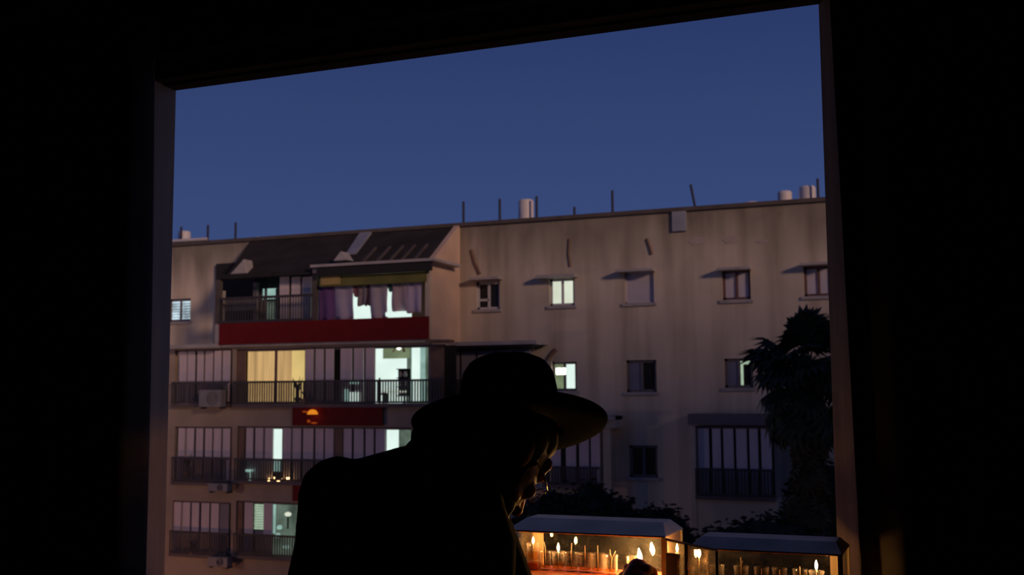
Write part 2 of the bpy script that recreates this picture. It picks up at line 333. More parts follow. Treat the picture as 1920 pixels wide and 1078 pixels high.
# curtains
def drape(name, x0, x1, y, z0, z1, amp, folds, label, slope=0.0, sharp=1.0, seed=0):
    bm = bmn(); n, mz = folds*14, 14; rnd = random.Random(seed); ph = [rnd.uniform(-.8, .8) for _ in range(folds+2)]
    fr = [[], []]
    for s in (0, 1):
        for i in range(n+1):
            col = []
            for j in range(mz+1):
                t, h = i/n, j/mz
                x = x0 + (x1-x0)*t + (1-h)*slope*(1 if slope > 0 else 1)*(1-t if slope > 0 else t)
                k = t*folds; a = ph[int(k)]*(1-k % 1) + ph[int(k)+1]*(k % 1)
                yy = y + amp*math.sin(2*PI*k + a + .5*math.sin(h*3+k)) * (0.75+.25*math.sin(h*2+k*1.7)) + s*0.004
                col.append(bm.verts.new((x, yy, z0+(z1-z0)*h)))
            fr[s].append(col)
        for i in range(n):
            for j in range(mz): bm.faces.new((fr[s][i][j], fr[s][i+1][j], fr[s][i+1][j+1], fr[s][i][j+1]))
    for i in range(n):
        for j in (0, mz): bm.faces.new((fr[0][i][j], fr[0][i+1][j], fr[1][i+1][j], fr[1][i][j]))
    for j in range(mz):
        for i in (0, n): bm.faces.new((fr[0][i][j], fr[0][i][j+1], fr[1][i][j+1], fr[1][i][j]))
    c = thing(name, ((x0+x1)/2, y, z0), label, 'curtain')
    obj('fabric', bm, 'curtain', c, smooth=True)
    hb = bmn(); box(hb, x0, x1, y-.012, y+.012, z1, z1+.03); obj('heading_tape', hb, 'curtain', c)
    return c
drape('window_curtain', -3.3, -2.25, 2.62, 0.05, 2.62, 0.055, 7, 'dark drape with faint vertical folds hanging left of the window', 0.0, seed=3)
drape('window_curtain', -0.243, 0.95, 2.60, 0.05, 2.62, 0.022, 7, 'black drape hanging right of the window, its edge warmed by candlelight', 0.045, seed=5)
for nm, x0, x1, y, lb in (('curtain_rail', -3.4, -1.0, 2.62, 'thin curtain rail above the left drape in the dark'), ('curtain_rail', -0.5, 1.1, 2.60, 'thin curtain rail above the right drape in the dark')):
    bm = bmn(); tube(bm, [(x0, y, 2.665), (x1, y, 2.665)], 0.012, 10)
    for x in (x0, x1): ball(bm, (x, y, 2.665), 0.022, 2)
    for x in (x0+.1, x1-.1): box(bm, x-.01, x+.01, y, RY1, 2.66, 2.675)
    obj(nm, bm, 'wire', smooth=False, label=lb, cat='rail')

# ------------------------------------------------------------------ the street
struct('ground', (-70, 40, 3.2, 60, -8.7, -8.5), 'asphalt')
BZ = -8.5
B = thing('apartment_building', (-16, 35, BZ), 'long beige apartment block with balconies across the street', 'building')
FY = 35.0; BY = 32.6; ROOFZ = 7.42
XS = -16.12                                                # the right flank of the projecting balcony block
# main wall with window holes: (rect, frame, left pane, right pane, kind)
wins = [
 ((-15.495, -14.603, 4.44, 5.412), 'whiteframe', 'darkglass', 'darkglass', 'tilt', (-15.637, -14.479, 5.432, 5.544)),
 ((-12.766, -11.863, 4.472, 5.401), 'whiteframe', 'lit_cream', 'lit_cream', 'two', (-13.112, -11.724, 5.387, 5.515)),
 ((-10.104, -9.104, 4.463, 5.491), 'blind', 'blind', 'blind', 'blind', (-10.297, -9.04, 5.459, 5.565)),
 ((-6.854, -5.953, 4.448, 5.407), 'brownframe', 'blind', 'blind', 'two', (-6.945, -5.89, 5.357, 5.46)),
 ((-4.297, -3.413, 4.467, 5.417), 'brownframe', 'blind', 'blind', 'two', (-4.363, -3.332, 5.384, 5.485)),
 ((-12.718, -11.823, 1.586, 2.572), 'greyframe', 'lit_greenwall', 'lit_white', 'lamp', None),
 ((-10.098, -9.071, 1.533, 2.58), 'greyframe', 'blueglass', 'darkglass', 'two', None),
 ((-6.856, -5.945, 1.647, 2.575), 'greyframe', 'blueglass', 'darkglass', 'strip', None),
 ((-10.037, -9.089, -1.231, -0.199), 'greyframe', 'darkglass', 'darkglass', 'two', None),
 ((-28.829, -27.768, 4.414, 5.322), 'greyframe', 'lit_blue', 'lit_blue', 'louvre', None),
]
bm = bmn(); walls(bm, -34, 9, BZ, ROOFZ, FY, FY+.3, [w[0] for w in wins]+[(-7.745, -5.362, -1.744, 0.421), (-13.014, -11.019, -1.514, 0.427), (-16.552, -13.474, 1.2, 3.043)])
obj('wall', bm, 'stucco', B)
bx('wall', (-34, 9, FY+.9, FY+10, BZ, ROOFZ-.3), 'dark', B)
# roof coping and flat roof
bx('roof_coping', (-34, 9, FY-.10, FY+.35, ROOFZ, ROOFZ+.13), 'cap', B)
bx('flat_roof', (-34, 9, FY+.3, FY+10, ROOFZ-.3, ROOFZ-.05), 'cap', B)
for i, (r, fm, pl, pr, kd, led) in enumerate(wins):
    x0, x1, z0, z1 = r; bm = bmn(); t = 0.085 if kd != 'blind' else 0.05; y = FY+.10
    box(bm, x0, x1, y, y+.08, z0, z0+t); box(bm, x0, x1, y, y+.08, z1-t, z1); box(bm, x0, x0+t, y, y+.08, z0, z1); box(bm, x1-t, x1, y, y+.08, z0, z1)
    xm = (x0+x1)/2
    if kd != 'blind': box(bm, xm-.045, xm+.045, y-.01, y+.07, z0, z1)
    if kd == 'tilt':
        box(bm, x0, xm, y-.01, y+.07, z0+.30, z0+.38)
    w = obj('window', bm, fm, B)
    if kd == 'blind':
        n = 14; h = (z1-z0-2*t)/n
        for k in range(n): bx('slat', (x0+t, x1-t, y+.02, y+.05, z0+t+k*h+.004, z0+t+(k+1)*h-.004), 'blind', w)
    elif kd == 'louvre':
        n = 7; h = (z1-z0-2*t)/n
        for k in range(n): bx('louvre', (x0+t, x1-t, y+.02+.02*(k % 2), y+.05, z0+t+k*h+.012, z0+t+(k+1)*h-.012), 'lit_blue', w)
    else:
        bx('pane', (x0+t, xm-.045, y+.03, y+.05, z0+t, z1-t), pl, w); bx('pane', (xm+.045, x1-t, y+.03, y+.05, z0+t, z1-t), pr, w)
        if kd == 'strip':
            bx('lit_gap', (xm+.05, xm+.13, y+.0, y+.025, z0+t, z1-t), 'lit_louvre', w); bx('lit_gap', (xm+.13, x1-t, y+.0, y+.025, z1-t-.10, z1-t), 'lit_louvre', w)
        if kd == 'lamp':
            lx0, lx1, lz0, lz1 = (-12.58, -12.235, 2.144, 2.36)
            bx('lamp_shade', (lx0, lx1, y-.02, y+.02, lz0, lz1), 'lamp', w)
    bx('window_sill', (x0-.08, x1+.08, FY-.07, FY+.12, z0-.10, z0), 'conc', w)
    if led: bx('rain_ledge', (led[0], led[1], FY-.42, FY+.02, led[2]+.02, led[3]), 'conc', w)
    box_d = (x0-.05, x1+.05, FY+.32, FY+.34, z0-.05, z1+.05)
# patches, chute and cracks on the wall
M['patch'] = mat('grey_plaster_patch', (0.44, 0.36, 0.31), 0.95, 0.1, 3)
for r in ((-7.915, -7.32, 6.287, 6.549), (-6.783, -6.235, 6.258, 6.535), (-5.73, -5.361, 6.22, 6.357)):
    bm = bmn(); n = 18; cx_, cz_, ra, rb_ = (r[0]+r[1])/2, (r[2]+r[3])/2, (r[1]-r[0])/2, (r[3]-r[2])/2
    q = [[bm.verts.new((cx_+ra*(1+.12*math.sin(k*2.3))*math.cos(2*PI*k/n), y, cz_+rb_*(1+.15*math.sin(k*1.7))*math.sin(2*PI*k/n))) for k in range(n)] for y in (FY-.012, FY+.01)]
    bm.faces.new(q[0]); bm.faces.new(q[1][::-1])
    for k in range(n): bm.faces.new((q[0][k], q[0][(k+1) % n], q[1][(k+1) % n], q[1][k]))
    obj('plaster_patch', bm, 'patch', B)
bx('rain_chute', (*(-8.427, -7.966, 6.765, 7.417)[:2], FY-.10, FY, *(-8.427, -7.966, 6.765, 7.417)[2:]), 'metalsheet', B)
for pts, r in (([(-15.662, 34.97, 6.572), (-15.54, 34.97, 6.111), (-15.336, 34.97, 5.686)], .05), ([(-12.003, 34.97, 6.753), (-12.047, 34.97, 6.243), (-11.995, 34.97, 5.784)], .035), ([(-9.3, 34.97, 6.593), (-9.214, 34.97, 6.321), (-9.147, 34.97, 6.051)], .045),
               ([(-12.544, 34.97, 2.991), (-12.7, 34.97, 2.832), (-12.836, 34.97, 2.653)], .07)):
    bm = bmn(); tube(bm, pts, r, 6); obj('drain_pipe', bm, 'brown', B)

# ---- the projecting block: front wall with its openings on three floors
L3L, L3M = (-26.514, -23.979, 1.214, 3.174), (-23.82, -15.591, 1.2, 3.146)
L2L, L2M = (-26.433, -23.941, -1.558, 0.393), (-23.714, -16.781, -1.456, 0.42)
L1L, L1M = (-26.451, -23.929, -4.087, -2.256), (-23.702, -18.205, -4.025, -2.179)
TZ = (-20.345, 32.6, 3.329)[2]                                   # terrace floor of the top level
bx0 = (-26.855, 32.6, 2.327)[0]
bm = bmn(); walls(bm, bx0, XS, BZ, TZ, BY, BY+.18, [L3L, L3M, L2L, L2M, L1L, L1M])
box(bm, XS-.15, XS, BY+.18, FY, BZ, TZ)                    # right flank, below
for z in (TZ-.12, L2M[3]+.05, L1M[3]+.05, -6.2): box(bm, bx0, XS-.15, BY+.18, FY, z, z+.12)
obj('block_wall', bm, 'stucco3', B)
# flank of the top level, under the slope of the roof
bm = bmn(); ez = 5.92
vs = []
for x in (XS-.18, XS): vs.append([bm.verts.new((x, y, z)) for y, z in ((BY, TZ), (FY, TZ), (FY, ROOFZ+.1), (BY+.1, ez), (BY, ez-.1))])
bm.faces.new(vs[0]); bm.faces.new(vs[1][::-1])
for k in range(5): bm.faces.new((vs[0][k], vs[1][k], vs[1][(k+1) % 5], vs[0][(k+1) % 5]))
obj('flank_wall', bm, 'stucco4', B)
# sloping roof
rxl, rxr = (-24.223, 32.6, 5.848)[0], XS-.18
bm = bmn()
rxt = (-24.994, 35, 7.362)[0]
vs = [[bm.verts.new(p) for p in ((rxl, BY-.1, ez-.12-dz), (rxr, BY-.1, ez-.06-dz), (rxr, FY, ROOFZ+.02-dz), (rxt, FY, ROOFZ+.02-dz))] for dz in (0, .16)]
bm.faces.new(vs[0]); bm.faces.new(vs[1][::-1])
for k in range(4): bm.faces.new((vs[0][k], vs[0][(k+1) % 4], vs[1][(k+1) % 4], vs[1][k]))
rf = obj('sloping_roof', bm, 'roof', B)
def onroof(x, t, lift=0.0): return Vector((x, BY-.1+(FY-BY+.1)*t, ez-.1+(ROOFZ-ez+.1)*t+lift))
def strip(name, xa, xb, ta, tb, m, lift=.03, th=.05):
    bm = bmn(); q = [onroof(xa[0], ta), onroof(xa[1], ta), onroof(xb[1], tb), onroof(xb[0], tb)]
    v0 = [bm.verts.new(p+Vector((0,0,lift-.05))) for p in q]; v1 = [bm.verts.new(p+Vector((0,-.02,lift+th))) for p in q]
    bm.faces.new(v0[::-1]); bm.faces.new(v1)
    for k in range(4): bm.faces.new((v0[k], v0[(k+1) % 4], v1[(k+1) % 4], v1[k]))
    obj(name, bm, m, rf)
strip('roof_flashing', ((-19.822, 33.6, 6.637)[0], (-19.431, 33.6, 6.616)[0]), ((-20.13, 34.8, 7.352)[0], (-19.639, 34.8, 7.322)[0]), .38, .97, 'metalsheet')
for x in (716, 742, 765, 786, 808): strip('roof_rib', (-19.2+(x-700)*.022, -19.2+(x-700)*.022+.10), (-19.2+(x-700)*.022, -19.2+(x-700)*.022+.08), .12, .50, 'cap')
def dormer(a, b, c, y, m):
    bm = bmn(); q = [[bm.verts.new((p[0], y+d, p[2])) for p in (a, b, c)] for d in (0, .5)]
    bm.faces.new(q[0]); bm.faces.new(q[1][::-1])
    for k in range(3): bm.faces.new((q[0][k], q[0][(k+1) % 3], q[1][(k+1) % 3], q[1][k]))
    obj('roof_gablet', bm, m, rf)
dormer((-24.057, 32.5, 5.85), (-23.391, 32.5, 5.857), (-23.493, 32.5, 6.362), 32.5, 'conc')
dormer((-19.783, 32.5, 6.113), (-19.254, 32.5, 6.123), (-19.489, 32.5, 6.431), 32.5, 'conc')
# eave fascia at the left of the terrace
bx('eave_board', ((-24.606, 32.4, 5.749)[0], (-20.464, 32.4, 5.653)[0], 32.42, 32.6, 5.68, 5.84), 'dark', B)

# ---- terrace, top level
T = bx('terrace', ((-24.481, 32.4, 3.438)[0], XS-.02, 32.42, FY, TZ-.1, TZ+.03), 'conc', B)
for a, b in (((-24.654, 32.5, 4.6)[0], (-24.468, 32.5, 4.594)[0]), ((-20.619, 32.5, 4.46)[0], (-20.447, 32.5, 4.454)[0])): bx('post', (a, b, 32.46, 32.62, TZ, 5.7), 'cap', T)
bx('post', ((-16.228, 32.5, 4.308)[0], (-16.07, 32.5, 4.302)[0], 32.46, 32.62, TZ, 5.7), 'stucco2', T)
xa, xb, za, zb = (-24.454, -20.566, 4.144, 4.975)
bm = bmn(); box(bm, xa, xb, 32.43, 32.47, zb-.06, zb+.03); box(bm, xa, xb, 32.43, 32.47, za-.1, za+.02)
obj('railing', bm, 'rail', T)
bm = bmn(); n = int((xb-xa)/.11)
for k in range(n): x = xa+k*.11; box(bm, x, x+.035, 32.44, 32.46, za, zb)
obj('balusters', bm, 'rail', T, kind='stuff')
for r in ((-22.296, -21.915, 4.165, 5.713), (-21.803, -21.448, 4.15, 5.69), (-21.359, -20.985, 4.136, 5.67)): bx('shutter_panel', (*r[:2], 33.0, 33.04, *r[2:]), 'shutter', T)
for r, m in (((-23.488, -22.841, 4.996, 5.387), 'lit_teal'), ((-23.245, -22.854, 4.231, 4.914), 'lit_dim')): bx('lit_pane', (*r[:2], 33.6, 33.63, *r[2:]), m, T)
for r in ((-23.493, -23.4, 4.24, 5.395), (-23.307, -23.215, 4.234, 5.387), (-22.824, -22.732, 4.219, 5.367)): bx('door_frame', (*r[:2], 33.53, 33.58, *r[2:]), 'greyframe', T)
bx('shade_sheet', ((-24.048, 34, 5.081)[0]-.02, (-22.925, 34, 5.037)[0], 34.0, 34.05, TZ, 6.1), 'dark', T)  # dark sheets added for the shade inside the terrace
bx('shade_sheet', ((-26.484, 34.9, 5.244)[0], (-21.801, 34.9, 5.065)[0], 34.86, 34.92, TZ, 6.6), 'dark', T)
bx('pale_pillar', (*(-24.724, -24.583, 4.31, 5.498)[:2], 32.8, 32.95, TZ, 5.3), 'conc', T)
bx('pale_pillar', (*(-23.644, -23.482, 4.228, 5.691)[:2], 33.3, 33.45, TZ, 5.6), 'greyframe', T)
bm = bmn(); a, b, c, d = (-24.702, -23.219, 4.565, 4.952); box(bm, a, b, 32.9, 32.95, c, d); obj('grey_tarpaulin', bm, 'greyframe', T)
# pergola over the right half
A = (-20.494, 32.2, 6.116); C_ = (-15.748, 32.2, 6.013)
bx('pergola_roof', (A[0], C_[0], 32.15, 34.3, 5.88, 5.97), 'conc', T, label='pale edged flat pergola roof')
bx('pergola_fascia', (A[0]+.25, C_[0]-.15, 32.22, 32.34, *(-20.189, -16.091, 5.569, 5.913)[2:]), 'dark', T)
bx('pergola_beam', (*(-20.279, -16.165, 5.224, 5.569)[:2], 32.4, 32.5, *(-20.279, -16.165, 5.224, 5.569)[2:]), 'olive', T, label='olive green beam')
bx('pergola_beam', (*(-20.198, -19.434, 5.271, 5.622)[:2], 32.36, 32.40, *(-20.198, -19.434, 5.271, 5.622)[2:]), 'olive2', T, label='ochre panel at the beam end')
bx('bracket', (*(-20.489, -20.103, 5.691, 5.913)[:2], 32.3, 32.45, *(-20.489, -20.103, 5.691, 5.913)[2:]), 'greyframe', T)
bx('lit_wall', (*(-19.933, -17.31, 4.056, 5.215)[:2], 33.6, 33.66, TZ+.05, *(-19.933, -17.31, 4.056, 5.215)[3:]), 'lit_white', T, label='brightly lit white wall behind the washing')
bx('lit_wall', (*(-17.31, -16.737, 4.007, 5.149)[:2], 33.6, 33.66, TZ+.05, 5.5), 'brown', T)
bx('lit_wall', (*(-21.075, -19.933, 4.114, 5.295)[:2], 33.6, 33.66, TZ+.05, 5.5), 'olive', T)
bm = bmn(); tube(bm, [(-20.512, 32.62, 5.34), (-16.349, 32.62, 5.249)], 0.012, 6); obj('washing_line', bm, 'rail', T)
# red cloths along the parapets
RB = bmn(); a, b, c, d = (-24.382, -16.03, 3.313, 4.064); box(RB, a, b, 32.34, 32.38, c, d)
obj('red_parapet_cloth', RB, 'red', B, label='long dark red cloth below the terrace')
a, b, c, d = (-21.366, -17.831, 0.462, 1.093); bx('red_parapet_cloth', (a, b, 32.5, 32.56, c, d), 'red', B, label='red cloth with orange glow')
a, b, c, d = (-21.325, -18.158, -2.115, -1.457); bx('red_parapet_cloth', (a, b, 32.5, 32.56, c, d), 'red', B, label='lower red cloth beside the shoulder')

# ---- enclosed balconies
def balcony(rect, y, railtop, panels, label, back='dark'):
    x0, x1, z0, z1 = rect; bm = bmn()
    box(bm, x0, x1, y-.18, y+.3, z0-.12, z0)                                  # slab lip
    b = obj('balcony', bm, 'jamb', B, label=label)
    bx('head_track', (x0, x1, y+.09, y+.14, z1-.09, z1), 'jamb', b)
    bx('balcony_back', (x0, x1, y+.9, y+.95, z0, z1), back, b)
    for (a, c, m) in panels: bx('shutter_panel', (a, c, y+.05, y+.085, z0+.02, z1-.06), m, b)
    bm = bmn(); box(bm, x0, x1, y-.16, y-.12, railtop-.05, railtop+.02); box(bm, x0, x1, y-.16, y-.12, z0+.02, z0+.08)
    obj('railing', bm, 'rail', b)
    bm = bmn(); n = int((x1-x0)/.10)
    for k in range(n): x = x0+k*.10; box(bm, x, x+.056, y-.15, y-.13, z0+.05, railtop)
    obj('balusters', bm, 'rail', b, kind='stuff'); return b
def pan(px, m='shutter'): return [(a, b, m) for a, b in px]
b3l = balcony(L3L, BY, 1.99, pan([(-26.339, -26.028, 2.126, 2.32)[:2], (-25.957, -25.648, 2.122, 2.315)[:2], (-25.553, -25.27, 2.117, 2.31)[:2], (-25.2, -24.872, 2.113, 2.305)[:2], (-24.802, -24.5, 2.109, 2.301)[:2], (-24.431, -24.108, 2.105, 2.296)[:2]]), 'upper left balcony closed by pale shutters')
b3m = balcony(L3M, BY, 1.985, pan([(-20.961, -20.638, 2.067, 2.251)[:2], (-20.552, -20.231, 2.062, 2.246)[:2], (-20.146, -19.827, 2.058, 2.241)[:2], (-19.553, -19.113, 2.051, 2.233)[:2], (-19.029, -18.656, 2.045, 2.226)[:2], (-18.573, -18.224, 2.041, 2.221)[:2]])+pan([(-23.855, -23.445, 2.098, 2.288)[:2], (-16.118, -15.629, 2.013, 2.188)[:2]], 'brown'), 'wide balcony with one yellow lit and one white lit room')
b2l = balcony(L2L, BY, -.70, pan([(-26.31, -26.025, -0.575, -0.383)[:2], (-25.93, -25.624, -0.569, -0.378)[:2], (-25.53, -25.225, -0.564, -0.373)[:2], (-25.132, -24.83, -0.558, -0.368)[:2], (-24.761, -24.438, -0.552, -0.364)[:2], (-24.369, -24.048, -0.547, -0.359)[:2]]), 'middle left balcony closed by pale shutters')
b2m = balcony(L2M, BY, -.71, pan([(-23.684, -23.435, -0.538, -0.351)[:2]], 'brown')+pan([(-23.368, -23.076, -0.533, -0.346)[:2], (-22.986, -22.652, -0.527, -0.341)[:2], (-22.585, -22.253, -0.521, -0.336)[:2], (-21.836, -21.509, -0.511, -0.327)[:2], (-21.444, -21.098, -0.505, -0.322)[:2], (-21.012, -20.604, -0.498, -0.316)[:2], (-20.519, -20.2, -0.492, -0.31)[:2], (-20.137, -19.799, -0.486, -0.306)[:2], (-19.402, -19.09, -0.476, -0.296)[:2], (-19.007, -18.636, -0.47, -0.291)[:2], (-18.554, -18.248, -0.464, -0.286)[:2], (-18.166, -17.802, -0.458, -0.281)[:2]])+pan([(-19.757, -19.443, -0.481, -0.301)[:2]], 'brown'), 'middle balcony with a tall lit strip and tiny lamps')
b1l = balcony(L1L, BY, -3.32, pan([(-26.476, -26.121, -3.056, -2.866)[:2], (-26.027, -25.722, -3.04, -2.851)[:2], (-25.651, -25.325, -3.026, -2.837)[:2], (-25.232, -24.885, -3.009, -2.822)[:2], (-24.816, -24.472, -2.994, -2.807)[:2]])+pan([(-24.426, -24.039, -2.978, -2.793)[:2]], 'shutter2'), 'lower left balcony closed by pale shutters')
b1m = balcony(L1M, BY, -3.30, pan([(-23.385, -23.028, -2.94, -2.756)[:2], (-22.585, -22.233, -2.91, -2.728)[:2]])+pan([(-23.722, -23.453, -2.954, -2.77)[:2]], 'brown'), 'lower balcony with a dim greenish room beside the shoulder')
# lit openings
def lit(par, r, y, m, name='lit_pane', **k): return bx(name, (r[0], r[1], y, y+.03, r[2], r[3]), m, par, **k)
lit(b3m, (-23.44, -22.292, 1.225, 3.189), 32.78, 'lit_yellow', 'lit_curtain', label='glowing yellow curtain')
lit(b3m, (-22.248, -21.629, 1.222, 3.169), 32.80, 'lit_yellow', 'lit_curtain', label='glowing yellow curtain')
lit(b3m, (-21.805, -21.211, 1.219, 3.185), 32.98, 'lit_yellow2', 'lit_wall', label='bright yellow wall')
bx('mullion', (*(-22.246, -22.158, 1.224, 3.171)[:2], 32.68, 32.74, *(-22.246, -22.158, 1.224, 3.171)[2:]), 'brownframe', b3m)
lit(b3m, (-18.493, -17.3, 1.207, 3.169), 33.2, 'lit_white', 'lit_wall', label='white lit wall')
lit(b3m, (-17.352, -16.463, 1.204, 3.151), 33.3, 'lit_dim', 'lit_wall', label='dim wall')
lit(b3m, (-16.963, -16.444, 1.278, 3.185), 32.9, 'lit_teal', 'lit_curtain', label='pale lit curtain')
lit(b3m, (-16.922, -16.623, 1.279, 3.185), 32.86, 'lit_white', 'lit_curtain', label='pale lit curtain')
lit(b3m, (-18.152, -17.129, 2.724, 3.087), 33.1, 'lit_greenwall', 'valance', label='yellow green valance')
lit(b3m, (-19.176, -18.8, 1.867, 1.94), 32.6, 'lit_teal', 'lit_pane'); lit(b3m, (-19.151, -18.776, 1.268, 1.594), 32.6, 'lit_white', 'lit_pane'); lit(b3m, (-19.382, -19.214, 1.269, 1.688), 32.6, 'lit_teal', 'lit_pane')  # small white objects built as glowing slabs
lit(b2m, (-22.25, -21.92, -0.702, 0.388), 32.7, 'lit_white', 'lit_pane'); lit(b2m, (-22.214, -21.929, -1.143, -0.702), 32.7, 'lit_teal', 'lit_pane')
lit(b2m, (-17.774, -17.332, -0.453, 0.413), 32.7, 'lit_white', 'lit_pane'); lit(b2m, (-17.364, -16.925, -0.452, 0.412), 32.8, 'lit_dim', 'lit_pane')
for k in range(10):
    r = (-22.972, -22.595, -3.16, -2.28); h = (r[3]-r[2])/10
    bx('louvre', (r[0], r[1], 32.66+.01*(k % 2), 32.69, r[2]+k*h+.01, r[2]+(k+1)*h-.008), 'lit_louvre', b1m)
bx('shutter_panel', (*(-22.945, -22.614, -4.112, -3.199)[:2], 32.66, 32.69, *(-22.945, -22.614, -4.112, -3.199)[2:]), 'shutter2', b1m)
lit(b1m, (-22.558, -18.54, -4.09, -2.241), 33.2, 'lit_dim', 'lit_wall', label='dim greenish wall')
lit(b1m, (-22.226, -22.138, -3.268, -2.247), 32.7, 'lit_teal', 'lit_pane')
# canopies and bits
bx('canopy', ((-26.613, 32.3, 3.289)[0], (-24.401, 32.3, 3.241)[0], 32.2, 32.6, *(-26.469, -24.47, 3.207, 3.341)[2:]), 'conc', B)
bx('canopy_post', (*(-24.578, -24.393, 3.246, 4.012)[:2], 32.36, 32.5, *(-24.579, -24.393, 3.246, 4.05)[2:]), 'conc', B)
bx('canopy', (*(-16.037, -15.227, 3.15, 3.254)[:2], 32.1, 32.6, *(-16.037, -15.227, 3.185, 3.272)[2:]), 'brown', B)
# enclosed balcony on the main wall behind the hat
bx('canopy', (*(-16.199, -12.833, 3.088, 3.286)[:2], 33.9, FY, *(-16.199, -12.833, 3.142, 3.268)[2:]), 'conc', B)
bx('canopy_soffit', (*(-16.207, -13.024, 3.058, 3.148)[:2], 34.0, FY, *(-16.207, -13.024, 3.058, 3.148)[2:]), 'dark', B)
r = (-16.431, -13.147, 1.169, 3.018)
bh = balcony(r, 34.4, 1.98, pan([(-16.35, -16.187, 2.035, 2.219)[:2], (-16.105, -15.903, 2.032, 2.216)[:2], (-15.822, -15.299, 2.027, 2.21)[:2], (-15.219, -14.604, 2.02, 2.202)[:2], (-14.506, -13.919, 2.013, 2.193)[:2], (-13.822, -13.243, 2.005, 2.184)[:2]], 'shutter2'), 'enclosed balcony partly hidden behind the hat')
r = (-12.791, -10.83, -1.463, 0.446)
bk = balcony(r, 34.4, (-11.642, 34.3, -0.9)[2], pan([(-12.601, -12.226, -0.468, -0.293)[:2], (-12.04, -11.688, -0.46, -0.286)[:2], (-11.577, -11.247, -0.453, -0.28)[:2], (-11.174, -10.864, -0.448, -0.275)[:2]]), 'enclosed balcony below the hat brim')
bm = bmn(); a = (-12.894, -10.248, 0.383, 0.764); box(bm, a[0], a[1], 33.9, FY, a[3]-.12, a[3]); box(bm, a[1]-.35, a[1], 34.2, FY, a[2], a[3]); obj('canopy', bm, 'conc', B)
bx('canopy_post', (*(-10.707, -10.455, -1.381, -0.098)[:2], 34.3, 34.6, -3.0, a[2]), 'stucco2', B)
r = (-7.652, -5.239, -1.671, 0.446)
bl = balcony(r, 34.2, (-6.393, 34.1, -0.852)[2], pan([(-7.594, -7.241, -0.386, -0.221)[:2], (-7.141, -6.875, -0.38, -0.216)[:2], (-6.792, -6.479, -0.374, -0.211)[:2], (-6.397, -6.069, -0.369, -0.206)[:2], (-5.988, -5.729, -0.363, -0.201)[:2], (-5.632, -5.326, -0.358, -0.196)[:2]]), 'enclosed balcony beside the palm')
a = (-7.864, -5.013, 0.533, 0.843); bx('canopy', (a[0], a[1], 34.12, FY, a[3]-.35, a[3]), 'greyframe', B)
a = (-7.795, -7.643, -2.445, 0.439); b = (-7.82, -5.153, -2.415, -1.704)
bm = bmn(); box(bm, a[0], a[1], 34.1, FY, BZ, a[3]); box(bm, a[1], b[1], 34.12, FY-.02, BZ, b[3]); obj('bay_wall', bm, 'stucco2', B)

# ---- things on and about the far building
def ac(rect, y, label):
    x0, x1, z0, z1 = rect; t = thing('air_conditioner', ((x0+x1)/2, y, z0), label, 'air conditioner', 'air conditioners on the balconies')
    bm = bmn(); box(bm, x0, x1, y-.18, y+.1, z0, z1); bmesh.ops.bevel(bm, geom=bm.edges[:], offset=.02, segments=2, affect='EDGES'); obj('casing', bm, 'accase', t)
    bm = bmn(); cx, cz, R_ = x0+(x1-x0)*.62, (z0+z1)/2, (z1-z0)*.38
    for rr in (R_, R_*.66, R_*.33):
        tube(bm, [(cx+rr*math.cos(q*PI/8), y-.19, cz+rr*math.sin(q*PI/8)) for q in range(17)], .012, 5, False)
    obj('fan_grille', bm, 'greyframe', t)
    bm = bmn(); box(bm, x0+.05, x0+.1, y-.15, y+.17, z0-.06, z0); box(bm, x1-.1, x1-.05, y-.15, y+.17, z0-.06, z0); obj('bracket', bm, 'rail', t); return t
ac((-25.026, -24.06, 1.102, 1.706), 32.28, 'air conditioner hung on the upper left balcony rail')
ac((-24.571, -23.711, -1.836, -1.559), 32.28, 'air conditioner under the middle left balcony')
ac((-24.507, -23.654, -4.419, -4.092), 32.28, 'air conditioner under the lower left balcony')
def tank(r, y, label):
    x0, x1, z0, z1 = r; cx, R_ = (x0+x1)/2, (x1-x0)/2; t = thing('water_tank', (cx, y, ROOFZ-.05), label, 'water tank')
    bm = bmn(); lathe(bm, [(0, z0), (R_, z0), (R_, z1-.06), (R_*.86, z1), (0, z1+.03)], (cx, y, 0), 24); obj('tank_body', bm, 'tank', t, smooth=False)
    bm = bmn()
    for k in range(3): q = k*2*PI/3; tube(bm, [(cx+R_*.8*math.cos(q), y+R_*.8*math.sin(q), ROOFZ-.05), (cx+R_*.8*math.cos(q), y+R_*.8*math.sin(q), z0+.02)], .03, 6)
    obj('tank_stand', bm, 'rust', t)
tank((-14.258, -13.707, 7.696, 8.389), 36, 'single white roof water tank nearest the middle')
tank((-5.166, -4.706, 7.573, 8.012), 36, 'shorter left tank of the pair at the roof right end')
tank((-4.484, -3.948, 7.574, 8.115), 36, 'taller right tank of the pair at the roof right end')
tank((-29.201, -28.693, 7.562, 8.178), 36, 'white roof tank at the far left end')
t = bmn(); tube(t, [(-29.567, 35.6, 7.746), (-27.46, 35.6, 7.73)], .07, 8)
for x in (-28.6, -27.9): tube(t, [(x, 35.6, ROOFZ-.05), (x, 35.6, 7.7)], .03, 6)
obj('rooftop_pipe', t, 'tank', label='pale horizontal pipe on the roof beside the far left tank', cat='pipe')
bm = bmn(); ball(bm, (-5.999, 36, 7.648), (.35, .3, .12)); obj('roof_vent', bm, 'tank', smooth=True, label='low pale vent bump on the roof right of the middle', cat='vent')
bm = bmn(); ball(bm, (-24.864, 35.3, 7.517), (.12, .12, .12)); box(bm, -26.2, -26.1, 35.3, 35.4, ROOFZ, ROOFZ+.1); obj('roof_vent', bm, 'tank', smooth=True, label='tiny pale vent above the sloping roof at the left', cat='vent')
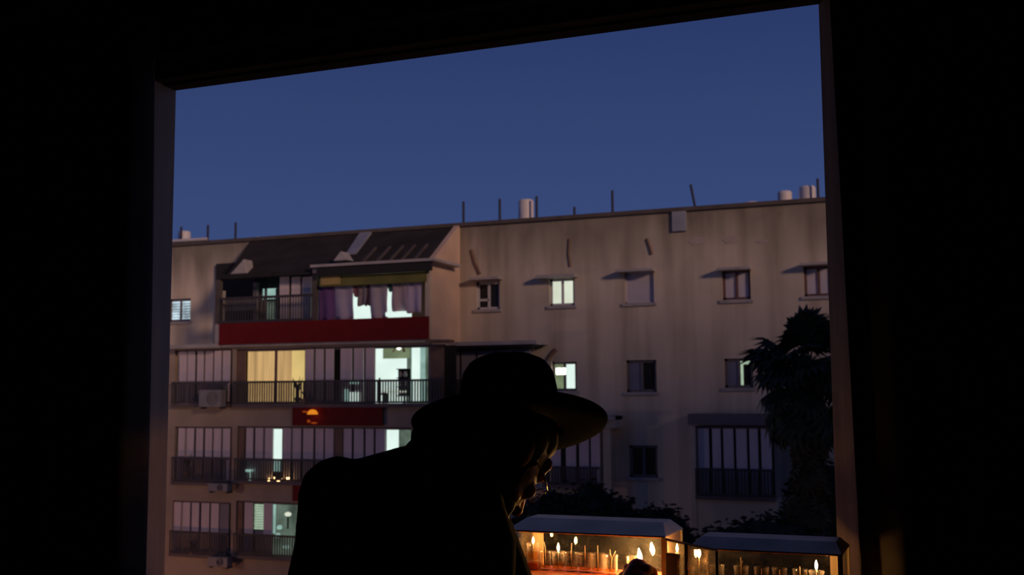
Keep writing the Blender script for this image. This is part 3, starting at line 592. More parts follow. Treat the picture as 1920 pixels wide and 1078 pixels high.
RP = [((-28.784, 35.6, 8.309), 'behind the far left tank'), ((-27.474, 35.6, 8.291), 'at the pipe end on the far left'), ((-26.144, 35.6, 8.312), 'left above the dark sloping roof'), ((-16.256, 35.6, 8.43), 'at the end of the sloping roof'), ((-14.834, 35.6, 8.424), 'left of the middle tank'),
      ((-13.43, 35.6, 8.417), 'close right of the middle tank'), ((-12.03, 35.6, 7.938), 'the shortest rod'), ((-10.656, 35.6, 8.415), 'halfway to the rain chute'), ((-7.937, 35.6, 8.406), 'leaning above the rain chute'), ((-3.837, 35.6, 8.275), 'beside the tall right tank')]
for i, (p, lb) in enumerate(RP):
    bm = bmn(); lean = .18 if i == 8 else 0.0; tube(bm, [(p[0]+lean, p[1], ROOFZ-.06), (p[0], p[1], p[2])], .045, 6); box(bm, p[0]+lean-.09, p[0]+lean+.09, p[1]-.09, p[1]+.09, ROOFZ-.06, ROOFZ+.02)
    obj('antenna_rod', bm, 'rust', label='thin dark rod on the roof, '+lb, cat='rod', group='thin rods on the roof')
# washing
def washing(name, pts, m, label, y=32.62, seed=0):
    x0, x1, z0, z1 = pts; bm = bmn(); nx, nz = 12, 8; g = [[], []]; rnd = random.Random(seed); p1 = rnd.uniform(0, 6)
    for s in (0, 1):
        for i in range(nx+1):
            c = []
            for j in range(nz+1):
                a, h = i/nx, j/nz
                c.append(bm.verts.new((x0+(x1-x0)*a + .03*math.sin(h*5+p1)*(1-h), y + .05*(1-h*.7)*math.sin(a*9+p1+h) + s*.012, z0+(z1-z0)*h - .03*math.sin(a*PI)*h + .03*math.sin(a*7+p1)*(1-h))))
            g[s].append(c)
        for i in range(nx):
            for j in range(nz): bm.faces.new((g[s][i][j], g[s][i+1][j], g[s][i+1][j+1], g[s][i][j+1]))
    for i in range(nx):
        for j in (0, nz): bm.faces.new((g[0][i][j], g[0][i+1][j], g[1][i+1][j], g[1][i][j]))
    for j in range(nz):
        for i in (0, nx): bm.faces.new((g[0][i][j], g[0][i][j+1], g[1][i][j+1], g[1][i][j]))
    obj(name, bm, m, smooth=True, label=label, cat='washing', group='washing on the terrace line')
washing('hanging_towel', (-20.59, -20.374, 4.092, 5.283), 'cloth_blue', 'narrow bluish cloth at the left end of the washing line', seed=1)
washing('hanging_towel', (-20.417, -19.797, 4.025, 5.286), 'cloth_purple', 'dark purple cloth hanging on the terrace line', seed=2)
washing('hanging_sheet', (-19.797, -19.038, 4.059, 5.293), 'cloth_lilac', 'pale lilac sheet beside the dark purple cloth', seed=3)
washing('hanging_shirt', (-19.083, -18.79, 4.85, 5.291), 'cloth_maroon', 'short maroon cloth on the terrace line', seed=4)
washing('hanging_shirt', (-18.852, -18.498, 4.529, 5.279), 'cloth_taupe', 'taupe cloth between maroon and plum cloths', seed=5)
washing('hanging_shirt', (-18.519, -18.374, 4.539, 5.288), 'cloth_plum', 'narrow plum black cloth left of the grey sheet', seed=6)
washing('hanging_sheet', (-18.393, -17.715, 4.017, 5.27), 'cloth_grey', 'greyish sheet between two bright gaps', seed=7)
washing('hanging_shirt', (-17.738, -17.534, 4.98, 5.288), 'cloth_green', 'short dark green cloth above a bright gap', seed=8)
washing('hanging_sheet', (-17.553, -16.906, 4.207, 5.27), 'cloth_pink', 'dull pink sheet right of the bright gap', seed=9)
washing('hanging_sheet', (-16.967, -16.427, 4.225, 5.301), 'cloth_mauve', 'mauve sheet at the right end of the line', seed=10)
bm = bmn(); a = (-17.756, -16.986, 4.109, 4.289); tube(bm, [(a[0], 32.62, (a[2]+a[3])/2), (a[1], 32.62, (a[2]+a[3])/2)], (a[3]-a[2])/2, 10); obj('light_roll', bm, 'lit_white', smooth=True, label='glowing white roll standing in for light along the terrace parapet', cat='bundle')  # bright light at the parapet built as a glowing roll
# chandelier bulb, plant, table, shelf, bowl, tiny lamps
p = Vector((-17.404, 32.85, 3.091)); ch = thing('hanging_lamp', (p.x, p.y, p.z), 'bright bare bulb hanging in the white lit room', 'lamp')
bm = bmn(); lathe(bm, [(0, -.09), (.06, -.06), (.075, 0), (.045, .07), (.03, .13), (0, .14)], p, 14); obj('bulb', bm, 'lamp', ch, smooth=True)
bm = bmn(); tube(bm, [p+Vector((0,0,.13)), p+Vector((0,0,.25))], .012, 6)
for q in (-1, 1): tube(bm, [p+Vector((0,0,.1)), p+Vector((.16*q,0,.0)), p+Vector((.2*q,0,-.16))], [.02, .03, .05], 6)
obj('lamp_arms', bm, 'brown', ch)
x0, x1, z0, z1 = (-17.552, -17.106, 1.458, 2.358); sh = thing('display_shelf', ((x0+x1)/2, 33.1, z0), 'dark shelf of small ornaments against the lit white wall', 'shelf')
bm = bmn(); box(bm, x0, x1, 33.08, 33.14, z0, z1); obj('shelf_back', bm, 'dark', sh)
for k in range(4): bx('shelf_board', (x0, x1, 32.95, 33.1, z0+(z1-z0)*k/3-.015, z0+(z1-z0)*k/3+.015), 'dark', sh)
i = 0
for k in range(3):
    for q in range(2):
        c = Vector((x0+(x1-x0)*(.3+.4*q), 33.0, z0+(z1-z0)*k/3+.02)); bm = bmn(); s = .8+.3*((k+q) % 2)
        lathe(bm, [(0, 0), (.05*s, .01), (.08*s, .08), (.045*s, .16), (.055*s, .20), (0, .20)], c, 10)
        obj('ornament', bm, 'conc', smooth=True, label='small pale ornament, %s of the %s shelf in the white lit room' % (('left', 'right')[q], ('bottom', 'middle', 'top')[k]), cat='ornament', group='ornaments on the lit shelf')
x0, x1, z0, z1 = (-18.074, -17.181, 1.192, 1.622); tb = thing('dining_table', ((x0+x1)/2, 32.95, z0), 'pale covered table in the white lit room', 'table')
bm = bmn(); box(bm, x0, x1, 32.85, 33.1, z1-.05, z1); obj('tabletop', bm, 'lit_cream', tb)  # tabletop glows by itself, the room's light put into its surface
for x in (x0+.05, x1-.05): bx('leg', (x-.03, x+.03, 32.9, 32.96, z0, z1-.05), 'dark', tb)
bm = bmn(); x = (-18.102, 32.8, 1.589)[0]; box(bm, x-.05, x, 32.8, 32.84, z0, z1+.45); box(bm, x, x+.28, 32.78, 32.84, z0+.30, z0+.36); box(bm, x+.22, x+.27, 32.8, 32.84, z0, z0+.3); obj('dining_chair', bm, 'dark', label='dark chair with a tall back beside the covered table', cat='chair')
def plant(p, h, label, n=9, m='leaf', seed=1):
    t = thing('potted_plant', p, label, 'plant'); p = Vector(p); bm = bmn(); lathe(bm, [(0, 0), (.08, 0), (.11, .18), (0, .17)], p, 12); obj('pot', bm, 'brown', t)
    bm = bmn(); rnd = random.Random(seed)
    for k in range(n):
        a = rnd.uniform(0, 6.28); d = Vector((math.cos(a), .3*math.sin(a), 0)); q = p+Vector((0,0,.15)); L = h*rnd.uniform(.6, 1)
        tube(bm, [q, q+Vector((0,0,L*.6))+d*L*.12, q+Vector((0,0,L))+d*L*.38], [.012, .03, .004], 5)
    obj('leaves', bm, m, t)
x0, x1, z0, z1 = (-21.59, -21.024, 1.24, 2.166); plant(((x0+x1)/2, 32.72, z0), (z1-z0)*.85, 'spiky potted plant before the yellow lit window')
x0, x1, z0, z1 = (-26.032, -25.609, -1.509, -0.466); plant(((x0+x1)/2, 32.55, z0+.1), (z1-z0)*.8, 'small dark plant on the middle left balcony', 7, seed=4)
for nm, r, s in (('hanging', (-25.947, -25.02, -4.219, -3.754), 5), ('h', (-21.115, -20.685, 1.204, 1.516), 6)): plant(((r[0]+r[1])/2, 32.52, r[2]), r[3]-r[2], 'low dark plant on the lower left balcony' if s == 5 else 'low dark plant right of the spiky potted plant', 9, seed=s)
bm = bmn(); p = (-23.104, 32.55, -1.117); lathe(bm, [(0, 0), (.14, .01), (.17, .06), (.16, .09), (0, .09)], (p[0], p[1], p[2]-.05), 16); box(bm, p[0]-.03, p[0]+.03, p[1]-.03, p[1]+.03, L2M[2], p[2]-.04); obj('white_bowl', bm, 'lit_teal', smooth=True, label='pale bowl on a stand on the middle balcony', cat='bowl')  # bowl glows by itself, light put into its material
TL = [((-22.275, 32.48, -1.407), 'leftmost of the tiny row'), ((-22.092, 32.5, -1.368), 'second from the left'), ((-21.881, 32.48, -1.435), 'in the middle'), ((-21.722, 32.5, -1.378), 'dimmer, right of the middle'), ((-21.492, 32.48, -1.353), 'rightmost of the tiny row')]
for i, (p, lb) in enumerate(TL):
    t = thing('oil_lamp', (p[0], p[1], L2M[2]+.0), 'tiny lamp glowing on the middle balcony rail, '+lb, 'lamp', 'tiny flames on the middle balcony')
    bm = bmn(); ball(bm, p, (.052, .04, .06) if i != 3 else (.028, .028, .035)); obj('flame', bm, 'tinyflame', t, smooth=True)
    bm = bmn(); lathe(bm, [(0, L2M[2]), (.05, L2M[2]), (.05, p[2]-.05), (0, p[2]-.05)], (p[0], p[1], 0), 10); obj('glass_holder', bm, 'brown', t)
M['orange'] = glow('orange_glow', (1.0, 0.30, 0.02), 0.75); M['orange2'] = glow('dim_orange_glow', (0.5, 0.08, 0.01), 0.5)
p = Vector((-20.411, 32.28, 0.916)); t = thing('cloth_glow', p, 'orange dome of light on the small red cloth', 'lamp')  # orange glow of the cloth, built as glowing blobs in front of it
bm = bmn(); lathe(bm, [(0, .10), (.10, .08), (.17, 0), (.19, -.07), (0, -.05)], p, 16); obj('glow_dome', bm, 'orange', t, smooth=True)
bm = bmn(); ball(bm, p+Vector((-.15, 0, -.30)), (.07, .03, .05)); ball(bm, p+Vector((.06, 0, -.36)), (.13, .03, .03)); ball(bm, p+Vector((-.3, 0, .02)), (.12, .03, .03)); obj('glow_ribbon', bm, 'orange2', t, smooth=True)
# bits in the dim green room
for (q, s, lb) in (((-21.75, 32.9, -2.617), .10, 'round lit lamp in the dim greenish room'),):
    t = thing('table_lamp', q, lb, 'lamp'); bm = bmn(); ball(bm, q, (s*1.3, s, s*.8)); obj('lamp_shade', bm, 'lit_cream', t, smooth=True); bm = bmn(); tube(bm, [q, (q[0], q[1], q[2]-.5)], .03, 8); obj('lamp_stem', bm, 'dark', t)
for i, (q, lb) in enumerate((((-22.091, 32.9, -3.16), 'upper pale jar in the dim greenish room'), ((-22.153, 32.9, -3.437), 'lower pale jar in the dim greenish room'), ((-21.797, 32.9, -3.786), 'pale dish at the floor of the dim greenish room'))):
    bm = bmn(); s = .09; lathe(bm, [(0, 0), (s, .02), (s*1.1, s), (s*.7, s*1.7), (0, s*1.7)] if i < 2 else [(0, 0), (s, .0), (s*1.8, .08), (0, .07)], q, 12); obj('pale_jar' if i < 2 else 'pale_dish', bm, 'lit_teal', smooth=True, label=lb, cat='jar' if i < 2 else 'dish')  # jars and dish glow by themselves in place of lit surfaces
# garden wall at the foot
bx('garden_wall', (*(-8.48, -6.826, -2.354, -1.992)[:2], 30, 30.25, BZ, (-7.574, 30, -2.394)[2]), 'stucco2', label='low plain garden wall at the foot of the block', cat='wall')

# ---- palm and shrubs
def frond_mesh():
    bm = bmn(); tube(bm, [(0,0,0), (.4,0,.03), (.85,0,.02)], [.022, .016, .012], 5)
    n = 15; c = Vector((.82, 0, .02))
    for k in range(n):
        a = math.radians(-115+230*k/(n-1)); L = .62*(1-.22*abs(k/(n-1)-.5)*2)*(.93+.14*((k*7) % 3)/2); d = Vector((math.cos(a), math.sin(a), 0)); w = Vector((-d.y, d.x, 0))
        m = c+d*L*.6+Vector((0,0,-.03)); e = c+d*L+Vector((0,0,-.17-.10*abs(math.sin(a))))
        vs = [bm.verts.new(q) for q in (c-w*.01, c+w*.01, m+w*.075+Vector((0,0,.02)), e, m-w*.075+Vector((0,0,.02)))]
        mid = bm.verts.new(m)
        bm.faces.new((vs[0], vs[1], mid)); bm.faces.new((vs[1], vs[2], mid)); bm.faces.new((vs[2], vs[3], mid)); bm.faces.new((vs[3], vs[4], mid)); bm.faces.new((vs[4], vs[0], mid))
    me = bpy.data.meshes.new('frond'); bm.to_mesh(me); bm.free(); return me
pc = Vector((-3.196, 26, 2.025)); palm = thing('fan_palm', (pc.x, pc.y, BZ), 'tall dark fan palm before the right end of the block', 'tree')
bm = bmn(); tube(bm, [(pc.x+.25, pc.y, BZ), (pc.x+.12, pc.y, -3), (pc.x, pc.y, pc.z-.2), (pc.x, pc.y, pc.z+.1)], [.24, .2, .17, .1], 12); obj('trunk', bm, 'bark', palm)
fme = frond_mesh(); fme.materials.append(M['leaf']); dme = fme.copy(); dme.materials.clear(); dme.materials.append(M['dryleaf'])
rnd = random.Random(11)
def frond(me, name, z, yaw, pitch, s):
    o = bpy.data.objects.new(name, me); COL.objects.link(o); o.parent = palm; o.location = (rnd.uniform(-.05, .05), rnd.uniform(-.05, .05), z-BZ)
    o.rotation_euler = (rnd.uniform(-.5, .5), -pitch, yaw); o.scale = (s, s, s)
for k in range(60):
    el = math.radians(rnd.choice((rnd.uniform(-45, 20), rnd.uniform(0, 78)))); frond(fme, 'frond', pc.z+.05+rnd.uniform(-.15, .1), k*2.39996, el, rnd.uniform(.92, 1.14))
for k in range(26): frond(fme, 'frond', pc.z-.25+rnd.uniform(-.2, .05), k*2.39996+1, math.radians(rnd.uniform(-72, -42)), rnd.uniform(1.0, 1.2))
for k in range(60):
    frond(dme, 'dead_frond', pc.z-.2-2.4*(k/60), k*2.39996, math.radians(rnd.uniform(-86, -66)), rnd.uniform(.75, .95))
def shrub(name, c, r, n, label, leafsize=.085, seed=1, flat=0.0):
    c = Vector(c); t = thing(name, (c.x, c.y, BZ), label, 'tree'); bm = bmn(); rnd = random.Random(seed)
    bmesh.ops.create_icosphere(bm, subdivisions=4, radius=1.0)
    for v in bm.verts:
        k = .84+.22*noise.noise(v.co*2.3+Vector((seed, 0, 0))); v.co = Vector((v.co.x*r[0]*k, v.co.y*r[1]*k, v.co.z*r[2]*k))+c
    vs0 = [v.co.copy() for v in bm.verts]
    for _ in range(n):
        p = rnd.choice(vs0); q = p+Vector((rnd.gauss(0, .09), rnd.gauss(0, .09), rnd.gauss(0, .09))); a = Vector((rnd.gauss(0,1), rnd.gauss(0,1), rnd.gauss(0,1))).normalized(); b, c2 = frame_of(a); s = leafsize*rnd.uniform(.6, 1.2)
        bm.faces.new([bm.verts.new(q+d) for d in (b*s, c2*s*.45, -b*s, -c2*s*.45)])
    obj('foliage', bm, 'bush', t, kind='stuff')
    bm = bmn(); tube(bm, [(c.x, c.y, BZ), (c.x+.05, c.y, (BZ+c.z)/2), (c.x, c.y, c.z)], [.16, .12, .08], 8); obj('trunk', bm, 'bark', t)
shrub('round_tree', (-7.788, 24, -2.007), (1.35, 1.2, 1.45), 5200, 'round black leafy tree top just above the glass box', seed=2)
shrub('round_tree', (-7.654, 21, -1.45), (.88, .8, 1.0), 3600, 'dark leafy tree top beside the face', seed=3)
shrub('round_tree', (-7.028, 27, -2.43), (1.0, 0.9, 1.2), 3000, 'low dark tree top right of the round leafy tree', seed=4)
shrub('wide_bush', (-3.719, 23, -2.251), (1.9, 1.2, 1.2), 5200, 'wide black bush under the fan palm', seed=5)
shrub('wide_bush', (-3.179, 29.5, -1.91), (1.4, 1.1, 1.75), 4200, 'tall black bush behind the right window frame', seed=6)

# ------------------------------------------------------------------ candle boxes on the ledge
LZ = 1.03
def pane(bm, a, b, z0, z1, th=.004):
    a, b = Vector((*a, 0)), Vector((*b, 0)); d = (b-a).normalized(); n = Vector((-d.y, d.x, 0))*th/2
    q = [[bm.verts.new((p.x, p.y, z)) for p in (a-n, b-n, b+n, a+n)] for z in (z0, z1)]
    bm.faces.new(q[0][::-1]); bm.faces.new(q[1])
    for k in range(4): bm.faces.new((q[0][k], q[0][(k+1) % 4], q[1][(k+1) % 4], q[1][k]))
def cbox(name, x0, x1, y0, y1, ztop, rise, inx, iny, lidm, label, overhang=.006, sidem='pane'):
    t = thing(name, ((x0+x1)/2, (y0+y1)/2, LZ), label, 'candle box')
    bm = bmn(); box(bm, x0-.004, x1+.004, y0-.004, y1+.004, LZ, LZ+.018); bmesh.ops.bevel(bm, geom=bm.edges[:], offset=.003, segments=2, affect='EDGES'); obj('base_tray', bm, 'tray', t)
    o_ = overhang; bm = bmn(); zb = ztop-rise
    rings = [[(x0-o_, y0-o_, zb-.004), (x1+o_, y0-o_, zb-.004), (x1+o_, y1+o_, zb-.004), (x0-o_, y1+o_, zb-.004)], [(x0-o_, y0-o_, zb), (x1+o_, y0-o_, zb), (x1+o_, y1+o_, zb), (x0-o_, y1+o_, zb)],
             [(x0+inx, y0+iny, ztop), (x1-inx, y0+iny, ztop), (x1-inx, y1-.02, ztop), (x0+inx, y1-.02, ztop)]]
    rings = [[bm.verts.new(p) for p in r] for r in rings]
    for r_, q_ in zip(rings, rings[1:]):
        for k in range(4): bm.faces.new((r_[k], r_[(k+1) % 4], q_[(k+1) % 4], q_[k]))
    bm.faces.new(rings[0][::-1]); bm.faces.new(rings[-1]); bmesh.ops.bevel(bm, geom=bm.edges[:], offset=.0015, segments=1, affect='EDGES')
    obj('lid', bm, lidm, t)
    z0, z1 = LZ+.018, zb-.004
    for a, b, nm in (((x0, y1), (x1, y1), 'back_pane'), ((x0, y0), (x0, y1), 'side_pane'), ((x1, y0), (x1, y1), 'side_pane')):
        bm = bmn(); pane(bm, a, b, z0, z1); obj(nm, bm, sidem if (nm == 'side_pane' and a[0] == x1) else 'pane', t)
    for x, y in ((x0, y0), (x1, y0), (x0, y1), (x1, y1)):
        bm = bmn(); box(bm, x-.005, x+.005, y-.005, y+.005, z0, z1); obj('corner_post', bm, 'trimmetal' if x > (x0+x1)/2 else 'wood', t)
    return t
B1 = cbox('candle_box', -1.062, -0.664, 2.60, 2.77, 1.183, .024, .020, .075, 'lid', 'larger glass candle box at the left, its door open', sidem='sidewood')
# the open half of its door, swung towards the room
ha, hb = Vector((-.656, 2.592)), Vector((-.507, 2.455)); bm = bmn(); pane(bm, ha+(hb-ha)*.03, hb-(hb-ha)*.03, LZ+.03, 1.150)
dr = obj('door', bm, 'doorpane', B1, label='open grimy glass door')
def vbar(par, p, z0, z1, w, m):
    bm = bmn(); box(bm, p.x-w, p.x+w, p.y-w, p.y+w, z0, z1); obj('door_stile', bm, m, par)
vbar(dr, ha, LZ+.02, 1.156, .004, 'trimmetal'); vbar(dr, hb, LZ+.02, 1.150, .003, 'trimmetal'); vbar(dr, ha.lerp(hb, .42), LZ+.02, 1.152, .0045, 'wood')
bm = bmn(); tube(bm, [(ha.x, ha.y, 1.153), (hb.x, hb.y, 1.153)], .003, 6); obj('door_rail', bm, 'brown', dr)
bm = bmn(); tube(bm, [(ha.x, ha.y, LZ+.024), (hb.x, hb.y, LZ+.024)], .004, 6); obj('door_rail', bm, 'brown', dr)
B3 = cbox('candle_box', -0.588, -0.255, 2.56, 2.72, 1.162, .020, .012, .055, 'lid2', 'smaller glass candle box at the right with a dark lid')
# panel lining at the left end of the large box and the right end of the small one
bx('lining_strip', (-1.056, -1.030, 2.755, 2.762, LZ+.02, 1.155), 'wood', B1, label='light wooden strip')
bx('lining_strip', (-.292, -.262, 2.700, 2.712, LZ+.02, 1.135), 'wood', B3, label='light wooden strip')

GR, GH = .0165, .047
def cup_parts(t, base, lit, wick_pts, oilh=.4):
    b = Vector(base); bm = bmn()
    lathe(bm, [(0, 0), (GR*.80, 0), (GR*.90, .001), (GR*.97, .005), (GR, .009), (GR, .014), (GR, GH-.006), (GR*1.01, GH-.004), (GR*1.07, GH-.0015), (GR*1.05, GH+.001), (GR*.97, GH+.001), (GR*.91, GH-.003), (GR*.90, GH-.007), (GR*.90, .014), (GR*.89, .010), (GR*.82, .007), (GR*.6, .0055), (0, .0055)], b, 28); obj('glass', bm, 'cup', t, smooth=True)
    bm = bmn(); hz = GH*oilh; lathe(bm, [(0, .0055), (GR*.80, .0075), (GR*.87, .02 if hz > .02 else hz*.8), (GR*.885, hz), (0, hz)], b, 24); obj('oil', bm, 'oil', t, smooth=True)
    for pts in wick_pts:
        bm = bmn(); tube(bm, [b+Vector(p) for p in pts], [.0011]*len(pts), 7); obj('wick', bm, 'wick', t, smooth=True)
    if lit: flame(b+Vector(wick_pts[0][-1]), t, lit)
def flame(p, t, s=1.0, lean=(0, 0), fm='flame'):
    p = Vector(p); bm = bmn(); prof = [(0, -.002), (.0016, 0), (.0034, .004), (.0041, .008), (.0034, .013), (.0019, .018), (.0007, .0215), (0, .023)]
    lathe(bm, [(r*s, z*s) for r, z in prof], p, 14)
    for v in bm.verts: k = v.co.z-p.z; v.co.x += lean[0]*k; v.co.y += lean[1]*k
    obj('flame', bm, fm, t, smooth=True)
st = [(0, 0, .006), (.0005, 0, .03), (0, 0, .064)]
def oilcup(base, lit, label, wicks=None, oilh=.42, group='oil glasses in the large candle box'):
    t = thing('oil_glass', base, label, 'oil glass', group); cup_parts(t, base, lit, wicks or [st], oilh); return t
cz = LZ+.018
# the raised one stands on a small block
sb = (-1.036, 2.7, 1.057)
bm = bmn(); box(bm, sb[0]-.016, sb[0]+.016, sb[1]-.016, sb[1]+.016, cz, cz+.018); bmesh.ops.bevel(bm, geom=bm.edges[:], offset=.002, segments=2, affect='EDGES')
obj('riser_block', bm, 'tray', label='small block lifting the leftmost burning oil glass', cat='block')
oilcup((sb[0], sb[1], cz+.018), .72, 'raised burning oil glass at the left end, beside the coat', [[(0, 0, .006), (0, 0, .03), (0, 0, .048)]], .55)
labs = ['second oil glass from the left, unlit, between two burning ones', 'burning oil glass standing in the row, third from the left', 'unlit oil glass right of the burning one in the row', 'fifth oil glass from the left with a straight bare wick', 'sixth oil glass from the left with a short bare wick', 'oil glass at the right end of the row with two crossed wicks']
tall = [(0, 0, .006), (-.001, 0, .04), (.0005, 0, .071)]
wk = [[[(0, 0, .006), (.002, 0, .03), (.001, 0, .055), (-.002, 0, .071)]], [[(0, 0, .006), (0, 0, .03), (0, 0, .050)]], [tall, [(0, 0, .006), (0, 0, .04), (-.002, 0, .051)]], [[(0, 0, .006), (0, 0, .066)]], [[(0, 0, .006), (0, 0, .068)]], [[(0, 0, .006), (.002, 0, .04), (-.002, 0, .050), (-.003, 0, .061)], [(-.004, 0, .006), (0, 0, .034), (.006, 0, .047), (.012, 0, .058)]]]
for i, b in enumerate(((-1.004, 2.7, 1.046), (-0.967, 2.7, 1.048), (-0.931, 2.7, 1.048), (-0.895, 2.7, 1.049), (-0.861, 2.7, 1.049), (-0.823, 2.69, 1.051))):
    oilcup((b[0], b[1], cz), 0.85 if i == 1 else 0, labs[i], wk[i], .5 if i == 1 else .3)
rb = (-0.762, 2.68, 1.074)
oilcup((rb[0], rb[1], cz), 0, 'oil glass mostly hidden behind the hand', [[(0, 0, .006), (0, 0, .05)]], .3)
# second box
gp = 'oil glasses in the small candle box'
labs3 = ['burning oil glass seen through the grimy glass door', 'unlit oil glass just right of the glass door', 'oil glass in the small box with an upright bare wick', 'third unlit oil glass of the small box', 'fourth unlit oil glass of the small box', 'fifth oil glass of the small box, a wick leaning out', 'burning oil glass at the right end of the small box']
for i, b in enumerate(((-0.586, 2.63, 1.06), (-0.542, 2.62, 1.064), (-0.485, 2.62, 1.067), (-0.438, 2.62, 1.068), (-0.397, 2.62, 1.069), (-0.351, 2.62, 1.071), (-0.313, 2.61, 1.074))):
    lit_ = {0: 1.1, 6: .85}.get(i, 0)
    oilcup((b[0], b[1], cz+(.010 if i == 0 else 0)), lit_, labs3[i], [[(0, 0, .006), (0, 0, .03), (0, 0, .052)]] if lit_ else ([[(0, 0, .006), (0, 0, .05), (0, 0, .068)], [(0, 0, .05), (.003, 0, .06)]] if i == 2 else ([[(0, 0, .006), (0, 0, .054)]] if i == 5 else [[(0, 0, .006), (0, 0, .044)]])), .62 if lit_ else .35, gp)
b = (-0.586, 2.63, 1.06)
bm = bmn(); box(bm, b[0]-.016, b[0]+.016, b[1]-.016, b[1]+.016, cz, cz+.010); obj('riser_block', bm, 'tray', label='small block under the burning glass behind the door', cat='block')
# a dark card case standing by the door, with a burning candle behind it
a = (-0.65, 2.57, 1.096); b = (-0.612, 2.564, 1.099); top = (-0.63, 2.564, 1.125)[2]
bm = bmn(); pane(bm, (a[0], a[1]), (b[0], b[1]), LZ, top, .012); bmesh.ops.bevel(bm, geom=bm.edges[:], offset=.0012, segments=1, affect='EDGES')
cc = obj('card_case', bm, 'card', label='dark upright card case beside the open glass door', cat='case')
q = (-0.637, 2.622, 1.119); t = thing('slim_candle', (q[0], q[1], LZ), 'burning candle peeping over the dark card case', 'candle')
bm = bmn(); tube(bm, [(q[0], q[1], LZ), (q[0], q[1], q[2])], .005, 12); obj('wax', bm, 'wax', t); bm = bmn(); tube(bm, [(q[0], q[1], q[2]), (q[0], q[1], q[2]+.004)], .0009, 6); obj('wick', bm, 'wick', t)
flame((q[0], q[1], q[2]+.003), t, .8)

# ------------------------------------------------------------------ the man, bent over the candles (frame: x right, y away from the camera)
OR = Vector((-.15, 2.0, 0))
cs, sn = math.cos(PHI), math.sin(PHI)
root = thing('person', (OR.x*cs-OR.y*sn, OR.x*sn+OR.y*cs, 0), 'person in black hat and coat bending over the candles, seen from behind', 'person', rotz=PHI)
def Lp(x, y, z): return Vector((x, y, z)) - OR
def lv(v): return Vector(v) - OR
def addp(name, bm, m, par, smooth=True, **k):
    return obj(name, bm, m, par, smooth=smooth, local=True, **k)
# head frame
yaw, pit = math.radians(47), math.radians(48)
fw = Vector((math.sin(yaw)*math.cos(pit), math.cos(yaw)*math.cos(pit), -math.sin(pit)))
rx = Vector((math.cos(yaw), -math.sin(yaw), 0)); ux = rx.cross(fw)
H = Matrix(((rx.x, fw.x, ux.x), (rx.y, fw.y, ux.y), (rx.z, fw.z, ux.z)))
HC = Lp(-.022, 2.14, 1.382)
def hp(x, y, z): return HC + H @ Vector((x, y, z))
body = bmn()
def hb_(x, y, z, r, sub=2): ball(body, hp(x, y, z), r, sub, H)
hb_(0, -.015, .035, (.075, .095, .085), 3); hb_(0, .02, -.02, (.066, .075, .085), 3); hb_(0, .045, -.085, (.045, .042, .042)); hb_(0, .068, -.098, (.022, .02, .02))
hb_(0, .072, .045, (.055, .018, .03)); hb_(0, .082, .022, (.05, .014, .012))          # forehead, brow
for s in (-1, 1):
    hb_(s*.042, .066, -.025, (.022, .018, .018)); hb_(s*.05, .03, -.06, (.018, .03, .025))  # cheekbone, jaw
    hb_(s*.077, -.01, -.005, (.008, .018, .031)); hb_(s*.082, -.015, .008, (.006, .014, .018))  # ears
for k in range(6): hb_(0, .084+.021*k/5, .012-.055*k/5, .0085+.0055*k/5)              # nose
for s in (-1, 1): hb_(s*.011, .092, -.044, .008)
hb_(0, .080, -.066, (.022, .010, .006)); hb_(0, .078, -.076, (.019, .010, .007))      # lips
# neck, torso, limbs
NB = Lp(-.13, 2.10, 1.36)
capsule(body, NB, hp(0, -.03, -.05), .062, .056)
for c, r in (((-.175, 2.075, 1.28), (.145, .095, .085)), ((-.18, 2.05, 1.18), (.175, .12, .15)), ((-.20, 2.0, 1.05), (.155, .11, .14)), ((-.21, 1.96, .93), (.165, .125, .12))): ball(body, lv(c), r, 3, Matrix.Rotation(-.55, 3, 'Z'))
SL, SR = Lp(-.322, 2.03, 1.318), Lp(-.082, 2.16, 1.285)
EL, WL = Lp(-.372, 2.14, 1.03), Lp(-.16, 2.28, 1.01)
ER, WR = Lp(.040, 2.34, .962), Lp(.245, 2.53, 1.045)
capsule(body, SL, EL, .052, .042); capsule(body, EL, WL, .042, .028); capsule(body, SR, ER, .052, .042); capsule(body, ER, WR, .042, .028)
def hand(w, dirv, upv, side, curl, spread=.010):
    d = Vector(dirv).normalized(); u = (Vector(upv) - d*d.dot(Vector(upv))).normalized(); s = d.cross(u)*side
    for k in range(5): ball(body, w+d*(.018+.017*k), (.024, .024, .024) if k < 1 else (.025, .025, .025), 2)
    for k in range(4):
        for j in range(3): ball(body, w+d*(.03+.027*j)+s*(-.027+.018*k), .0135, 2)
    for k, L in enumerate((.068, .076, .072, .056)):
        p = w+d*.088+s*(-.028+.0187*k); a = 0.25; q = p
        for j, f in enumerate((.42, .33, .25)):
            a += curl[j]; e = q+(d*math.cos(a)-u*math.sin(a))*L*f; capsule(body, q, e, .0090-.0008*j, .0084-.0009*j); q = e
    p = w+d*.03-s*.026; e1 = p+(d*.6-s*.55-u*.35).normalized()*.036; e2 = e1+(d*.75-s*.05-u*.62).normalized()*.030; e3 = e2+(d*.7+s*.3-u*.5).normalized()*.022
    capsule(body, p, e1, .013, .011); capsule(body, e1, e2, .011, .0098); capsule(body, e2, e3, .0098, .008); return e3
hand(WL, (.85, .45, .0), (0, 0, 1), 1, (.1, .2, .2))
tipR = hand(WR, (.42, .55, .50), (-.35, -.30, .85), 1, (.75, .95, .7))
capsule(body, Lp(-.28, 1.95, .88), Lp(-.30, 1.93, .48), .085, .058); capsule(body, Lp(-.30, 1.93, .48), Lp(-.30, 1.90, .09), .055, .036)
